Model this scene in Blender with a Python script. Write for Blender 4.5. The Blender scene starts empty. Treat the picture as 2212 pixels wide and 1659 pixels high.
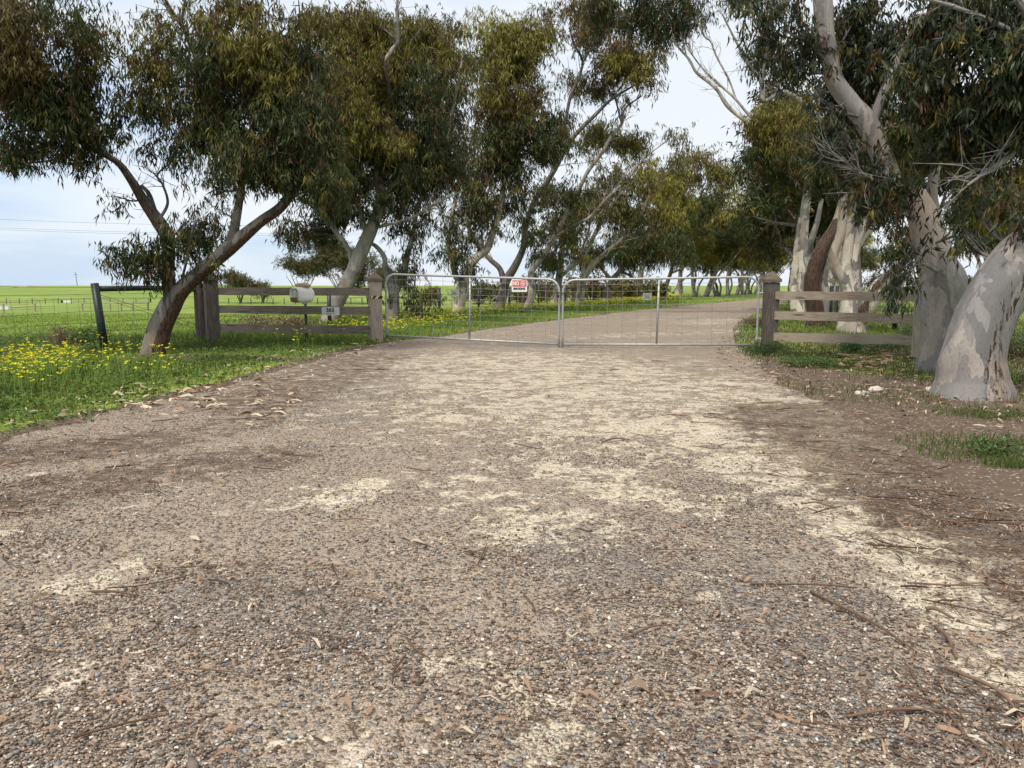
import bpy, math, random
import numpy as np
from mathutils import Vector, Matrix
R = math.radians
S = bpy.context.scene
C = S.collection

# ------------------------------------------------------------------ camera, sky, sun, exposure
CAM_H = 1.15
PITCH = 7.29
FO = 1661.0                       # focal length measured on a 2212 px wide view of the photograph
cam = bpy.data.cameras.new("camera"); cam_o = bpy.data.objects.new("camera", cam); C.objects.link(cam_o)
cam.sensor_width = 36.0; cam.lens = FO / 2212.0 * 36.0; cam.clip_start = 0.05; cam.clip_end = 9000
cam_o.location = (0, 0, CAM_H); cam_o.rotation_euler = (R(90 - PITCH), 0, 0)
S.camera = cam_o
S.view_settings.view_transform = 'Standard'; S.view_settings.look = 'None'
S.view_settings.exposure = 0.52; S.view_settings.gamma = 1.0
S.cycles.max_bounces = 5; S.cycles.diffuse_bounces = 3; S.cycles.glossy_bounces = 2
S.cycles.transmission_bounces = 2; S.cycles.transparent_max_bounces = 4
SUN_EL, SUN_AZ = 58, 212          # azimuth: clockwise from +Y (view direction); behind the camera, to the left
w = bpy.data.worlds.new("World"); S.world = w; w.use_nodes = True
nt = w.node_tree; nt.nodes.clear()
def wn(t, **k):
    n = nt.nodes.new(t)
    for a, b in k.items(): setattr(n, a, b)
    return n
out = wn('ShaderNodeOutputWorld'); bg = wn('ShaderNodeBackground'); bg.inputs['Strength'].default_value = 0.1
sky = wn('ShaderNodeTexSky'); sky.sky_type = 'NISHITA'; sky.sun_disc = False
sky.sun_elevation = R(SUN_EL); sky.sun_rotation = R(SUN_AZ); sky.air_density = 1.0; sky.dust_density = 1.5
tc = wn('ShaderNodeTexCoord'); mp = wn('ShaderNodeMapping'); mp.inputs['Scale'].default_value = (1.0, 1.0, 4.5)
nt.links.new(tc.outputs['Generated'], mp.inputs['Vector'])
n1 = wn('ShaderNodeTexNoise'); n1.inputs['Scale'].default_value = 2.1; n1.inputs['Detail'].default_value = 5; n1.inputs['Roughness'].default_value = 0.5
n1.inputs['Distortion'].default_value = 0.4
nt.links.new(mp.outputs['Vector'], n1.inputs['Vector'])
sep = wn('ShaderNodeSeparateXYZ'); nt.links.new(tc.outputs['Generated'], sep.inputs[0])
# cloud sheet thins towards the low left (negative x)
mr = wn('ShaderNodeMapRange'); mr.inputs['From Min'].default_value = -0.65; mr.inputs['From Max'].default_value = 0.25
mr.inputs['To Min'].default_value = -0.06; mr.inputs['To Max'].default_value = 0.12
nt.links.new(sep.outputs['X'], mr.inputs['Value'])
ad = wn('ShaderNodeMath', operation='ADD'); nt.links.new(n1.outputs['Fac'], ad.inputs[0]); nt.links.new(mr.outputs[0], ad.inputs[1])
rp = wn('ShaderNodeValToRGB'); e = rp.color_ramp.elements
e[0].position = 0.40; e[0].color = (4.7, 5.7, 7.0, 1); e[1].position = 0.58; e[1].color = (6.6, 6.95, 7.4, 1)
x = e.new(0.47); x.color = (5.7, 6.45, 7.3, 1)
for q in e: q.color = (q.color[0] / 10, q.color[1] / 10, q.color[2] / 10, 1)
nt.links.new(ad.outputs[0], rp.inputs['Fac'])
hz = wn('ShaderNodeMapRange'); hz.inputs['From Min'].default_value = .35; hz.inputs['From Max'].default_value = .8; nt.links.new(sep.outputs['Z'], hz.inputs['Value'])
wh = wn('ShaderNodeMixRGB'); wh.inputs['Color2'].default_value = (.76, .74, .70, 1); nt.links.new(hz.outputs[0], wh.inputs['Fac']); nt.links.new(rp.outputs['Color'], wh.inputs['Color1'])
sc = wn('ShaderNodeVectorMath', operation='SCALE'); sc.inputs['Scale'].default_value = 10.0
nt.links.new(wh.outputs['Color'], sc.inputs[0])
mx = wn('ShaderNodeMixRGB'); mx.inputs['Fac'].default_value = 0.88
nt.links.new(sky.outputs['Color'], mx.inputs['Color1']); nt.links.new(sc.outputs[0], mx.inputs['Color2'])
nt.links.new(mx.outputs['Color'], bg.inputs['Color']); nt.links.new(bg.outputs[0], out.inputs['Surface'])
sl = bpy.data.lights.new("sun", 'SUN'); sl.energy = 2.5; sl.angle = R(14); sl.color = (1.0, 0.93, 0.84)
so = bpy.data.objects.new("sun", sl); C.objects.link(so)
az, el = R(SUN_AZ), R(SUN_EL)
sd = Vector((math.sin(az) * math.cos(el), math.cos(az) * math.cos(el), math.sin(el)))
so.rotation_euler = sd.to_track_quat('Z', 'Y').to_euler()

# ------------------------------------------------------------------ terrain and pixel -> place helpers
ROWX_Y = [0, 12, 23, 31, 34, 35.5, 40, 42, 48, 60, 73, 81, 95, 115, 130, 180, 260, 4000]
ROWX_X = [-7, -6.2, -4.8, -2.1, -0.6, 0.7, 2.1, 3.6, 5.8, 10, 14, 17.6, 24.5, 33.5, 41, 64, 100, 1500]
def sstep(a, b, t):
    t = np.clip((np.asarray(t, float) - a) / (b - a), 0, 1); return t * t * (3 - 2 * t)
def terrain(x, y):
    x = np.asarray(x, float); y = np.asarray(y, float)
    s = sstep(3, 20, np.interp(y, ROWX_Y, ROWX_X) - x)
    p = np.interp(y, [0, 17, 30, 50, 85, 130, 190, 260, 420, 520, 900, 5000], [0, 0, -.25, -.9, -1.85, -2.0, -1.1, -.1, 1.02, 1.1, 0.6, -6])
    far = np.interp(y, [0, 300, 500, 5000], [0, 0, 0.6, -6])
    return p * s + far * (1 - s) + 0.12 * s * np.sin(x * .13 + 1) * np.sin(y * .09) * sstep(25, 60, y)
TH = R(PITCH)
def ray(u, v):
    X = (u - 1106) / FO; Y = (829.5 - v) / FO
    return np.array([X, math.cos(TH) + Y * math.sin(TH), -math.sin(TH) + Y * math.cos(TH)])
def at(u, v, D):
    d = ray(u, v); return d / d[1] * D + np.array([0, 0, CAM_H])
YS = np.concatenate([np.linspace(0.3, 60, 3000), np.geomspace(60.1, 2000, 2000)])
def gp(u, v):
    d = ray(u, v); d = d / d[1]
    z = CAM_H + d[2] * YS; t = terrain(d[0] * YS, YS)
    k = np.argmax(z <= t)
    if z[k] > t[k]: k = len(YS) - 1
    return np.array([d[0] * YS[k], YS[k], t[k]])
def gpx(u, v): p = gp(u, v); return Vector(p)
def snoise(p, f=1.0, seed=0):
    p = np.asarray(p, float) * f; r = np.random.RandomState(seed); o = 0
    for k in range(7):
        a = r.normal(size=3); a /= np.linalg.norm(a); a *= (0.7 + 0.35 * k)
        o = o + np.sin(p[..., 0] * a[0] * 3 + p[..., 1] * a[1] * 3 + p[..., 2] * a[2] * 3 + r.uniform(0, 6.28)) / (1 + .35 * k)
    return o / 3.2

# ------------------------------------------------------------------ material helper
class NB:
    def __init__(s, name):
        s.m = bpy.data.materials.new(name); s.m.use_nodes = True; s.t = s.m.node_tree; s.t.nodes.clear()
        s.o = s.n('ShaderNodeOutputMaterial'); s.b = s.n('ShaderNodeBsdfPrincipled'); s.l(s.b.outputs[0], s.o.inputs[0])
    def n(s, t, **k):
        n = s.t.nodes.new(t)
        for a, b in k.items(): setattr(n, a, b)
        return n
    def l(s, a, b): s.t.links.new(a, b)
    def setv(s, i, v):
        if isinstance(v, (int, float, tuple, list)): i.default_value = v
        else: s.l(v, i)
    def coord(s, scale=(1, 1, 1), kind='Object'):
        t = s.n('ShaderNodeTexCoord'); m = s.n('ShaderNodeMapping'); m.inputs['Scale'].default_value = scale
        s.l(t.outputs[kind], m.inputs['Vector']); return m.outputs[0]
    def noise(s, v, scale, detail=4, rough=.55, dist=0):
        n = s.n('ShaderNodeTexNoise'); s.l(v, n.inputs['Vector']); n.inputs['Scale'].default_value = scale
        n.inputs['Detail'].default_value = detail; n.inputs['Roughness'].default_value = rough; n.inputs['Distortion'].default_value = dist
        return n.outputs['Fac']
    def voro(s, v, scale, feature='F1', rnd=1.0):
        n = s.n('ShaderNodeTexVoronoi', feature=feature); s.l(v, n.inputs['Vector']); n.inputs['Scale'].default_value = scale
        n.inputs['Randomness'].default_value = rnd; return n
    def ramp(s, f, stops, interp='LINEAR'):
        r = s.n('ShaderNodeValToRGB'); r.color_ramp.interpolation = interp; e = r.color_ramp.elements
        e[0].position = stops[0][0]; e[0].color = (*stops[0][1], 1); e[1].position = stops[-1][0]; e[1].color = (*stops[-1][1], 1)
        for p, c in stops[1:-1]: q = e.new(p); q.color = (*c, 1)
        s.l(f, r.inputs['Fac']); return r.outputs['Color']
    def mix(s, f, a, b, mode='MIX'):
        m = s.n('ShaderNodeMixRGB', blend_type=mode)
        s.setv(m.inputs[0], f); s.setv(m.inputs[1], (*a, 1) if isinstance(a, tuple) else a); s.setv(m.inputs[2], (*b, 1) if isinstance(b, tuple) else b)
        return m.outputs[0]
    def math(s, op, a, b=0.0, clamp=False):
        m = s.n('ShaderNodeMath', operation=op); m.use_clamp = clamp; s.setv(m.inputs[0], a); s.setv(m.inputs[1], b); return m.outputs[0]
    def maprange(s, v, a, b, c=0.0, d=1.0, smooth=True):
        m = s.n('ShaderNodeMapRange'); m.interpolation_type = 'SMOOTHSTEP' if smooth else 'LINEAR'
        s.l(v, m.inputs['Value'])
        for k, q in zip(('From Min', 'From Max', 'To Min', 'To Max'), (a, b, c, d)): m.inputs[k].default_value = q
        return m.outputs[0]
    def attr(s, name, out='Fac'):
        a = s.n('ShaderNodeAttribute'); a.attribute_name = name; return a.outputs[out]
    def bump(s, h, strength=.5, dist=.01):
        b = s.n('ShaderNodeBump'); b.inputs['Strength'].default_value = strength; b.inputs['Distance'].default_value = dist
        s.l(h, b.inputs['Height']); s.l(b.outputs[0], s.b.inputs['Normal'])
    def base(s, c, rough=.8, spec=.3, metal=0.0):
        s.setv(s.b.inputs['Base Color'], (*c, 1) if isinstance(c, tuple) else c); s.setv(s.b.inputs['Roughness'], rough)
        s.b.inputs['Specular IOR Level'].default_value = spec; s.b.inputs['Metallic'].default_value = metal
        return s.m
def plain(name, col, rough=.6, spec=.4, metal=0.0, var=.12, scale=12):
    b = NB(name); v = b.coord(); n = b.noise(v, scale)
    c = b.mix(n, tuple(x * (1 - var) for x in col), tuple(min(1, x * (1 + var)) for x in col))
    return b.base(c, rough, spec, metal)

def mat_leaf(name, rough=.42, spec=.45, transl=.18):
    b = NB(name); c = b.attr('col', 'Color'); b.base(c, rough, spec)
    t = b.n('ShaderNodeBsdfTranslucent'); b.l(c, t.inputs['Color'])
    m = b.n('ShaderNodeMixShader'); m.inputs[0].default_value = transl
    b.l(b.b.outputs[0], m.inputs[1]); b.l(t.outputs[0], m.inputs[2]); b.l(m.outputs[0], b.o.inputs[0]); return b.m
M_leaf = mat_leaf('eucalypt_leaf', .45, .25, .10); M_grass = mat_leaf('grass_blade', .6, .2, .3); M_flower = mat_leaf('petal', .6, .2, .3)
def mat_col(name, rough=.8, spec=.25):
    b = NB(name); return b.base(b.attr('col', 'Color'), rough, spec)
M_peb = mat_col('pebble', .75, .3); M_lit = mat_col('dry_litter', .8, .2); M_twig = mat_col('twig_bark', .9, .1)

def mat_bark(name, light, mid, dark, patch=2.2, brown=(.052, .031, .021)):
    b = NB(name); v = b.coord((1, 1, .42))
    wv = b.n('ShaderNodeVectorMath', operation='ADD'); nn = b.n('ShaderNodeTexNoise'); nn.inputs['Scale'].default_value = 5.0; nn.inputs['Detail'].default_value = 7
    b.l(v, nn.inputs['Vector']); b.l(v, wv.inputs[0])
    s_ = b.n('ShaderNodeVectorMath', operation='SCALE'); s_.inputs['Scale'].default_value = .55; b.l(nn.outputs['Color'], s_.inputs[0]); b.l(s_.outputs[0], wv.inputs[1])
    vo = b.voro(wv.outputs[0], patch * 1.9); sp = b.n('ShaderNodeSeparateColor'); b.l(vo.outputs['Color'], sp.inputs[0])
    n = b.noise(v, 4, 6, .6)
    c = b.ramp(sp.outputs[0], [(0, dark), (.3, mid), (.55, tuple(q * 1.15 for q in mid)), (.74, light), (.9, tuple(min(1, q * 1.12) for q in light)), (1, dark)], 'CONSTANT')
    c = b.mix(b.math('MULTIPLY', b.maprange(n, .4, .7), .5), c, mid)
    warm = b.maprange(b.noise(v, 1.7, 4), .52, .66)
    c = b.mix(b.math('MULTIPLY', warm, .5), c, (.32, .22, .14))
    fine = b.noise(b.coord((14, 14, 5)), 4, 5, .7)
    c = b.mix(b.math('MULTIPLY', b.maprange(fine, .48, .72), .5), c, tuple(q * .45 for q in dark))
    # scattered small dark knots and scars
    kn = b.voro(b.coord((1, 1, .6)), 5.0); k = b.maprange(kn.outputs['Distance'], .07, .04)
    c = b.mix(b.math('MULTIPLY', k, .8), c, (.035, .022, .015))
    br = b.attr('brown'); n2 = b.noise(b.coord((9, 9, 2.2)), 3, 6, .65)
    m = b.maprange(b.math('ADD', br, b.math('MULTIPLY', b.math('SUBTRACT', n2, .5), 2.2)), .42, .56)
    bc = b.mix(b.maprange(b.noise(b.coord((16, 16, 1.6)), 3, 6, .7), .35, .7), tuple(q * .3 for q in brown), tuple(q * 2.6 for q in brown))
    c = b.mix(m, c, bc)
    h = b.math('ADD', b.math('MULTIPLY', n2, b.math('MULTIPLY', m, 1.6)), b.math('ADD', b.math('MULTIPLY', sp.outputs[0], .5), b.math('MULTIPLY', fine, .5)))
    b.bump(h, .55, .02)
    return b.base(c, .72, .25)
M_bark = mat_bark('gum_bark_pale', (.32, .295, .25), (.20, .19, .175), (.10, .098, .093), 3.2)
M_barkn = mat_bark('gum_bark_mottled', (.33, .295, .255), (.235, .222, .212), (.165, .16, .16), 3.6)
M_barkd = mat_bark('gum_bark_grey', (.19, .17, .15), (.115, .105, .097), (.05, .045, .041), 3.6)
M_barkc = mat_bark('gum_bark_cream', (.52, .47, .40), (.34, .305, .26), (.15, .14, .135), 3.4)

# ------------------------------------------------------------------ mesh helpers
def mesh(name, verts, groups, mat, parent=None, attrs=None, smooth=False, link=True):
    """groups: list of (n,k) index arrays"""
    me = bpy.data.meshes.new(name); verts = np.asarray(verts, np.float32).reshape(-1, 3)
    me.vertices.add(len(verts)); me.vertices.foreach_set('co', verts.ravel())
    groups = [np.asarray(g, np.int32) for g in groups if len(g)]
    loops = np.concatenate([g.ravel() for g in groups]); tot = np.concatenate([np.full(len(g), g.shape[1], np.int32) for g in groups])
    st = np.concatenate([[0], np.cumsum(tot)[:-1]]).astype(np.int32)
    me.loops.add(len(loops)); me.loops.foreach_set('vertex_index', loops)
    me.polygons.add(len(tot)); me.polygons.foreach_set('loop_start', st); me.polygons.foreach_set('loop_total', tot)
    me.polygons.foreach_set('use_smooth', np.full(len(tot), bool(smooth)))
    for k, (typ, dat) in (attrs or {}).items():
        a = me.attributes.new(k, typ, 'POINT'); dat = np.asarray(dat, np.float32)
        if typ == 'FLOAT': a.data.foreach_set('value', dat.ravel())
        else:
            if dat.shape[1] == 3: dat = np.concatenate([dat, np.ones((len(dat), 1), np.float32)], 1)
            a.data.foreach_set('color', dat.ravel())
    me.update(); me.validate()
    for m in (mat if isinstance(mat, (list, tuple)) else [mat]): me.materials.append(m)
    o = bpy.data.objects.new(name, me)
    if link: C.objects.link(o)
    if parent is not None: o.parent = parent
    return o
class MB:
    def __init__(s): s.v = []; s.g = {}; s.n = 0; s.br = []; s.col = []
    def add(s, verts, faces, br=None, col=None):
        verts = np.asarray(verts, float).reshape(-1, 3)
        for f in faces:
            f = np.asarray(f, np.int64)
            if f.ndim == 1: f = f[None]
            s.g.setdefault(f.shape[1], []).append(f + s.n)
        s.v.append(verts); s.n += len(verts)
        s.br.append(np.zeros(len(verts)) if br is None else br)
        s.col.append(np.tile((.5, .5, .5), (len(verts), 1)) if col is None else (np.tile(col, (len(verts), 1)) if np.ndim(col) == 1 else col))
    def box(s, lo, hi, bev=0.0, M=None, col=None):
        lo = np.array(lo, float); hi = np.array(hi, float)
        if bev <= 0:
            v = np.array([[a, b, c] for a in (lo[0], hi[0]) for b in (lo[1], hi[1]) for c in (lo[2], hi[2])])
            f = [[0, 1, 3, 2], [4, 6, 7, 5], [0, 4, 5, 1], [2, 3, 7, 6], [0, 2, 6, 4], [1, 5, 7, 3]]
            f = [np.array(f)]
        else:
            # chamfered box: 24 verts
            v = []; idx = {}
            for i, a in enumerate((0, 1)):
                for j, b_ in enumerate((0, 1)):
                    for k, c in enumerate((0, 1)):
                        P = np.array([[lo, hi][a][0], [lo, hi][b_][1], [lo, hi][c][2]])
                        sg = np.array([1 if a == 0 else -1, 1 if b_ == 0 else -1, 1 if c == 0 else -1]) * bev
                        for ax in range(3):
                            q = P + sg; q[ax] = P[ax]; idx[(a, b_, c, ax)] = len(v); v.append(q)
            v = np.array(v); quads = []; tris = []
            for ax in range(3):
                o1, o2 = [t for t in range(3) if t != ax]
                for sgn in (0, 1):
                    r = []
                    for (p, q) in ((0, 0), (1, 0), (1, 1), (0, 1)):
                        k = [0, 0, 0]; k[ax] = sgn; k[o1] = p; k[o2] = q; r.append(idx[(*k, ax)])
                    quads.append(r)
            for ax in range(3):
                o1, o2 = [t for t in range(3) if t != ax]
                for p in (0, 1):
                    for q in (0, 1):
                        k0 = [0, 0, 0]; k0[o1] = p; k0[o2] = q; k1 = list(k0); k1[ax] = 1
                        quads.append([idx[(*k0, o1)], idx[(*k0, o2)], idx[(*k1, o2)], idx[(*k1, o1)]])
            for a in (0, 1):
                for b_ in (0, 1):
                    for c in (0, 1): tris.append([idx[(a, b_, c, t)] for t in range(3)])
            f = [np.array(quads), np.array(tris)]
        if M is not None: v = np.array([M @ Vector(q) for q in v])
        s.add(v, f, col=col)
    def tube(s, pts, rad, sides=8, res=0, wob=0.0, seed=0, caps=True, brown=None, col=None, flute=0.0):
        pts = np.asarray(pts, float); rad = np.asarray(rad, float) * np.ones(len(pts))
        if res and len(pts) > 2:
            P = np.vstack([2 * pts[0] - pts[1], pts, 2 * pts[-1] - pts[-2]]); q = []; rr = []
            for i in range(len(pts) - 1):
                t = np.linspace(0, 1, res, endpoint=False)[:, None]
                a, b, c, d = P[i], P[i + 1], P[i + 2], P[i + 3]
                q.append(.5 * ((2 * b) + (-a + c) * t + (2 * a - 5 * b + 4 * c - d) * t ** 2 + (-a + 3 * b - 3 * c + d) * t ** 3))
                rr.append(rad[i] + (rad[i + 1] - rad[i]) * t[:, 0])
            pts = np.vstack(q + [pts[-1:]]); rad = np.concatenate(rr + [rad[-1:]])
        n = len(pts); T = np.gradient(pts, axis=0); T /= (np.linalg.norm(T, axis=1)[:, None] + 1e-9)
        up = np.array([0, 1, 0.]) if abs(T[0][1]) < .8 else np.array([1., 0, 0])
        N = np.zeros_like(T); N[0] = up - T[0] * up.dot(T[0]); N[0] /= np.linalg.norm(N[0])
        for i in range(1, n):
            v = N[i - 1] - T[i] * N[i - 1].dot(T[i]); N[i] = v / (np.linalg.norm(v) + 1e-9)
        B = np.cross(T, N); a = np.linspace(0, 2 * math.pi, sides, endpoint=False)
        dirs = N[:, None, :] * np.cos(a)[None, :, None] + B[:, None, :] * np.sin(a)[None, :, None]
        rr = rad[:, None] * np.ones(sides)[None]
        if wob: rr = rr * (1 + wob * snoise(pts[:, None, :] + dirs * rad[:, None, None] * 1.5, 1.6, seed))
        if flute: rr = rr * (1 + flute * np.sin(a * 3 + seed)[None] * np.linspace(1, 0, n)[:, None])
        V = pts[:, None, :] + dirs * rr[..., None]
        br = None
        if brown is not None:
            bd = np.array(brown[:3], float); bd /= np.linalg.norm(bd)
            br = (dirs @ bd - brown[3]) * 2.2 + .45
            lo, hi = (brown[4], brown[5]) if len(brown) > 4 else (0, 1)
            t = np.linspace(0, 1, n)[:, None]; br = br - 2.0 * (t < lo) - 2.0 * (t > hi)
            br = np.clip(br, -.5, 1.2).ravel()
        i = np.arange(n - 1)[:, None] * sides; j = np.arange(sides)[None]; k = (j + 1) % sides
        F = np.stack([i + j, i + k, i + sides + k, i + sides + j], -1).reshape(-1, 4)
        fs = [F]
        V = V.reshape(-1, 3)
        if caps:
            fs += [np.arange(sides)[::-1].copy()[None], (np.arange(sides) + (n - 1) * sides)[None]]
        s.add(V, fs, br=br, col=col)
        return pts, rad
    def build(s, name, mat, parent=None, smooth=False, brown=False, colr=False, M=None):
        v = np.vstack(s.v)
        if M is not None: v = (np.c_[v, np.ones(len(v))] @ np.array(M).T)[:, :3]
        at_ = {}
        if brown: at_['brown'] = ('FLOAT', np.concatenate(s.br))
        if colr: at_['col'] = ('FLOAT_COLOR', np.vstack(s.col))
        return mesh(name, v, [np.vstack(g) for g in s.g.values()], mat, parent, at_, smooth)
def tag(o, label=None, cat=None, group=None, kind=None):
    if label: o['label'] = label
    if cat: o['category'] = cat
    if group: o['group'] = group
    if kind: o['kind'] = kind
    return o
def empty(name, loc, rz=0.0, label=None, cat=None, group=None):
    o = bpy.data.objects.new(name, None); C.objects.link(o); o.location = Vector(loc); o.rotation_euler = (0, 0, rz); o.empty_display_size = .2
    return tag(o, label, cat, group)

# ------------------------------------------------------------------ driveway outline
Lpts = [(-1500, 1500), (-500, 1120), (-100, 975), (120, 925), (250, 893), (440, 848), (640, 792), (790, 752), (850, 738), (960, 727), (1060, 711), (1200, 692), (1400, 668), (1640, 646), (1690, 639)]
Rpts = [(3300, 1500), (2750, 1230), (2250, 1120), (2060, 1040), (1930, 960), (1800, 880), (1700, 830), (1640, 790), (1600, 750), (1590, 715), (1612, 690), (1650, 668), (1712, 649), (1716, 641)]
LP = np.array([gp(*p)[:2] for p in Lpts]); RP = np.array([gp(*p)[:2] for p in Rpts])
LP = np.vstack([[(-9, -8)], LP, [(41 + 2.5, 128)], [(105, 262)]]); RP = np.vstack([[(9, -8)], RP, [(49.5, 128)], [(112, 262)]])
def xL(y): return np.interp(y, LP[:, 1], LP[:, 0])
def xR(y): return np.interp(y, RP[:, 1], RP[:, 0])
def n2(x, y, f, seed): return snoise(np.stack([x, y, 0 * x + seed], -1), f, seed)
def capsules(x, y, caps):
    o = np.zeros_like(x)
    for (u0, v0, u1, v1, r, s) in caps:
        a = gp(u0, v0)[:2]; b = gp(u1, v1)[:2]; ab = b - a; L = ab.dot(ab) + 1e-9
        t = np.clip(((x - a[0]) * ab[0] + (y - a[1]) * ab[1]) / L, 0, 1)
        d = np.hypot(x - a[0] - t * ab[0], y - a[1] - t * ab[1])
        o = np.maximum(o, s * (1 - sstep(.35, 1.25, d / r)))
    return o
CREAM = [(1130, 790, 1500, 900, 3.0, .8), (900, 800, 1100, 900, 1.6, .55), (1080, 900, 1500, 960, 1.3, .75), (1500, 920, 1680, 1020, .8, 1), (720, 900, 900, 840, 1.0, .45), (1000, 1060, 1200, 1150, .45, .8),
         (1680, 1030, 1950, 1180, .38, 1), (1950, 1180, 2120, 1400, .25, 1), (2120, 1400, 2212, 1480, .22, .95), (650, 1080, 900, 1040, .35, .7), (1250, 1020, 1500, 1080, .5, .75),
         (1000, 1440, 1180, 1560, .16, .8), (640, 1620, 720, 1640, .12, .8), (100, 1280, 260, 1240, .16, .7), (1640, 700, 1700, 690, .8, .8), (1500, 700, 1560, 690, 1.2, .6), (1250, 730, 1550, 715, 1.0, .45), (1400, 690, 1640, 665, 1.2, .35), (130, 1480, 180, 1470, .1, .7)]
LITT = [(1760, 900, 2212, 1120, 1.2, 1), (2000, 930, 2300, 980, 1.2, 1), (1700, 800, 1800, 860, .7, .7), (2000, 1160, 2300, 1300, .5, .7), (0, 985, 300, 960, .7, .8), (0, 1080, 560, 990, .6, .75),
        (2100, 1480, 2260, 1640, .3, .4), (480, 930, 640, 850, .6, .6), (400, 1240, 700, 1280, .25, .5), (560, 870, 800, 770, 1.1, .7)]
GREY = [(1060, 748, 1250, 742, .9, 1), (700, 900, 900, 800, .8, .7), (480, 1300, 700, 1350, .4, .8), (1300, 1200, 1700, 1300, .6, .8), (1700, 1400, 2000, 1560, .35, .9), (1560, 1020, 1620, 1150, .4, .6),
        (1900, 1060, 2000, 1120, .4, .5), (1060, 1560, 1500, 1640, .2, .6), (0, 1500, 300, 1640, .2, .4), (1200, 970, 1500, 1000, .6, .4)]
# ------------------------------------------------------------------ ground sheet
def grid(xs, ys):
    X, Y = np.meshgrid(xs, ys); n, m = X.shape
    i = np.arange(n - 1)[:, None] * m; j = np.arange(m - 1)[None]
    F = np.stack([i + j, i + j + 1, i + m + j + 1, i + m + j], -1).reshape(-1, 4); return X, Y, F
t = np.linspace(-1, 1, 300); gx = np.sinh(t * 7.2) / np.sinh(7.2) * 3200
gy = np.concatenate([np.linspace(-60, 3, 15), np.linspace(3.2, 30, 180), np.geomspace(30.3, 4200, 170)])
X, Y, F = grid(gx, gy); Z = terrain(X, Y)
dirt = capsules(X, Y, [(1650, 780, 1900, 860, .9, 1), (1900, 880, 2300, 930, 1.6, 1), (2100, 1000, 2500, 1100, 1.6, 1), (1700, 690, 1640, 740, .7, .45), (300, 770, 420, 772, .5, .8), (460, 768, 640, 776, .35, .75), (1760, 730, 2212, 790, 1.6, .62), (1900, 830, 2300, 860, 1.5, .9)])
dirt = np.maximum(dirt, 1 - sstep(.0, .35, np.abs(X - xL(Y)) - .15) * 1.0)
dirt = np.where(Y < 60, dirt, dirt * 0)
tr = np.zeros_like(X)
for (a, b, wd) in (((0, 652), (60, 652), .8), ((0, 664), (112, 661), .7), ((10, 622), (90, 619), 1.0)):
    A = gp(*a)[:2]; B = gp(*b)[:2]; ab = B - A; tt = np.clip(((X - A[0]) * ab[0] + (Y - A[1]) * ab[1]) / ab.dot(ab), -6, 1)
b = NB('ground_pasture'); v = b.coord()
gr = b.ramp(b.noise(v, .35, 5, .6), [(.3, (.17, .235, .042)), (.5, (.245, .325, .062)), (.7, (.31, .39, .08))])
gr = b.mix(b.maprange(b.noise(v, 6, 5, .7), .45, .7), gr, (.10, .155, .032))
far = b.maprange(b.noise(b.coord((.01, .035, 1)), 2, 3), .42, .58)
gr = b.mix(b.math('MULTIPLY', far, .35), gr, (.095, .15, .045))
dc = b.mix(b.noise(v, 9, 6, .7), (.075, .052, .037), (.21, .155, .115))
vo = b.voro(v, 70); st = b.n('ShaderNodeSeparateColor'); b.l(vo.outputs['Color'], st.inputs[0])
dc = b.mix(b.maprange(st.outputs[1], .93, .96), dc, (.42, .38, .32))
m = b.maprange(b.math('ADD', b.attr('dirt'), b.math('MULTIPLY', b.math('SUBTRACT', b.noise(v, 3.5, 5, .7), .5), 1.3)), .42, .6)
c = b.mix(m, gr, dc); b.bump(b.math('ADD', b.noise(v, 25, 5, .7), b.math('MULTIPLY', vo.outputs['Distance'], -.4)), .8, .03)
M_ground = b.base(c, .9, .15)
g = mesh('ground', np.stack([X, Y, Z], -1), [F], M_ground, None, {'dirt': ('FLOAT', dirt.ravel())}, True); tag(g, kind='structure')

# pale farm tracks across the far left paddock
M_track = plain('pale_track_dirt', (.42, .36, .27), .95, .1, 0, .2, 2)
for k, (P_, wd) in enumerate([([(-120, 653.5), (0, 653), (66, 652.5)], 1.6), ([(18, 664.5), (60, 662.5), (122, 660.5)], 1.5), ([(8, 622), (45, 619.6), (90, 618.2)], 5.0), ([(1080, 655), (1250, 652), (1420, 646)], .8)]):
    G = [gp(*q) for q in P_]; c_ = [G[0] + (G[1] - G[0]) * t for t in np.linspace(0, 1, 12, endpoint=False)] + [G[1] + (G[2] - G[1]) * t for t in np.linspace(0, 1, 12)]
    c_ = np.array(c_); d_ = np.gradient(c_[:, :2], axis=0); d_ /= np.linalg.norm(d_, axis=1)[:, None]; nrm = np.stack([-d_[:, 1], d_[:, 0]], -1) * wd / 2 * (1 + .25 * np.sin(np.arange(len(c_)) * 1.9))[:, None]
    L_ = c_[:, :2] + nrm; R_ = c_[:, :2] - nrm; n_ = len(c_)
    V_ = np.concatenate([np.c_[L_, terrain(L_[:, 0], L_[:, 1]) + .10], np.c_[R_, terrain(R_[:, 0], R_[:, 1]) + .10]]); i_ = np.arange(n_ - 1)[:, None]
    tag(mesh('farm_track', V_, [np.concatenate([i_, i_ + 1, i_ + n_ + 1, i_ + n_], 1)], M_track), kind='structure')
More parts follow.
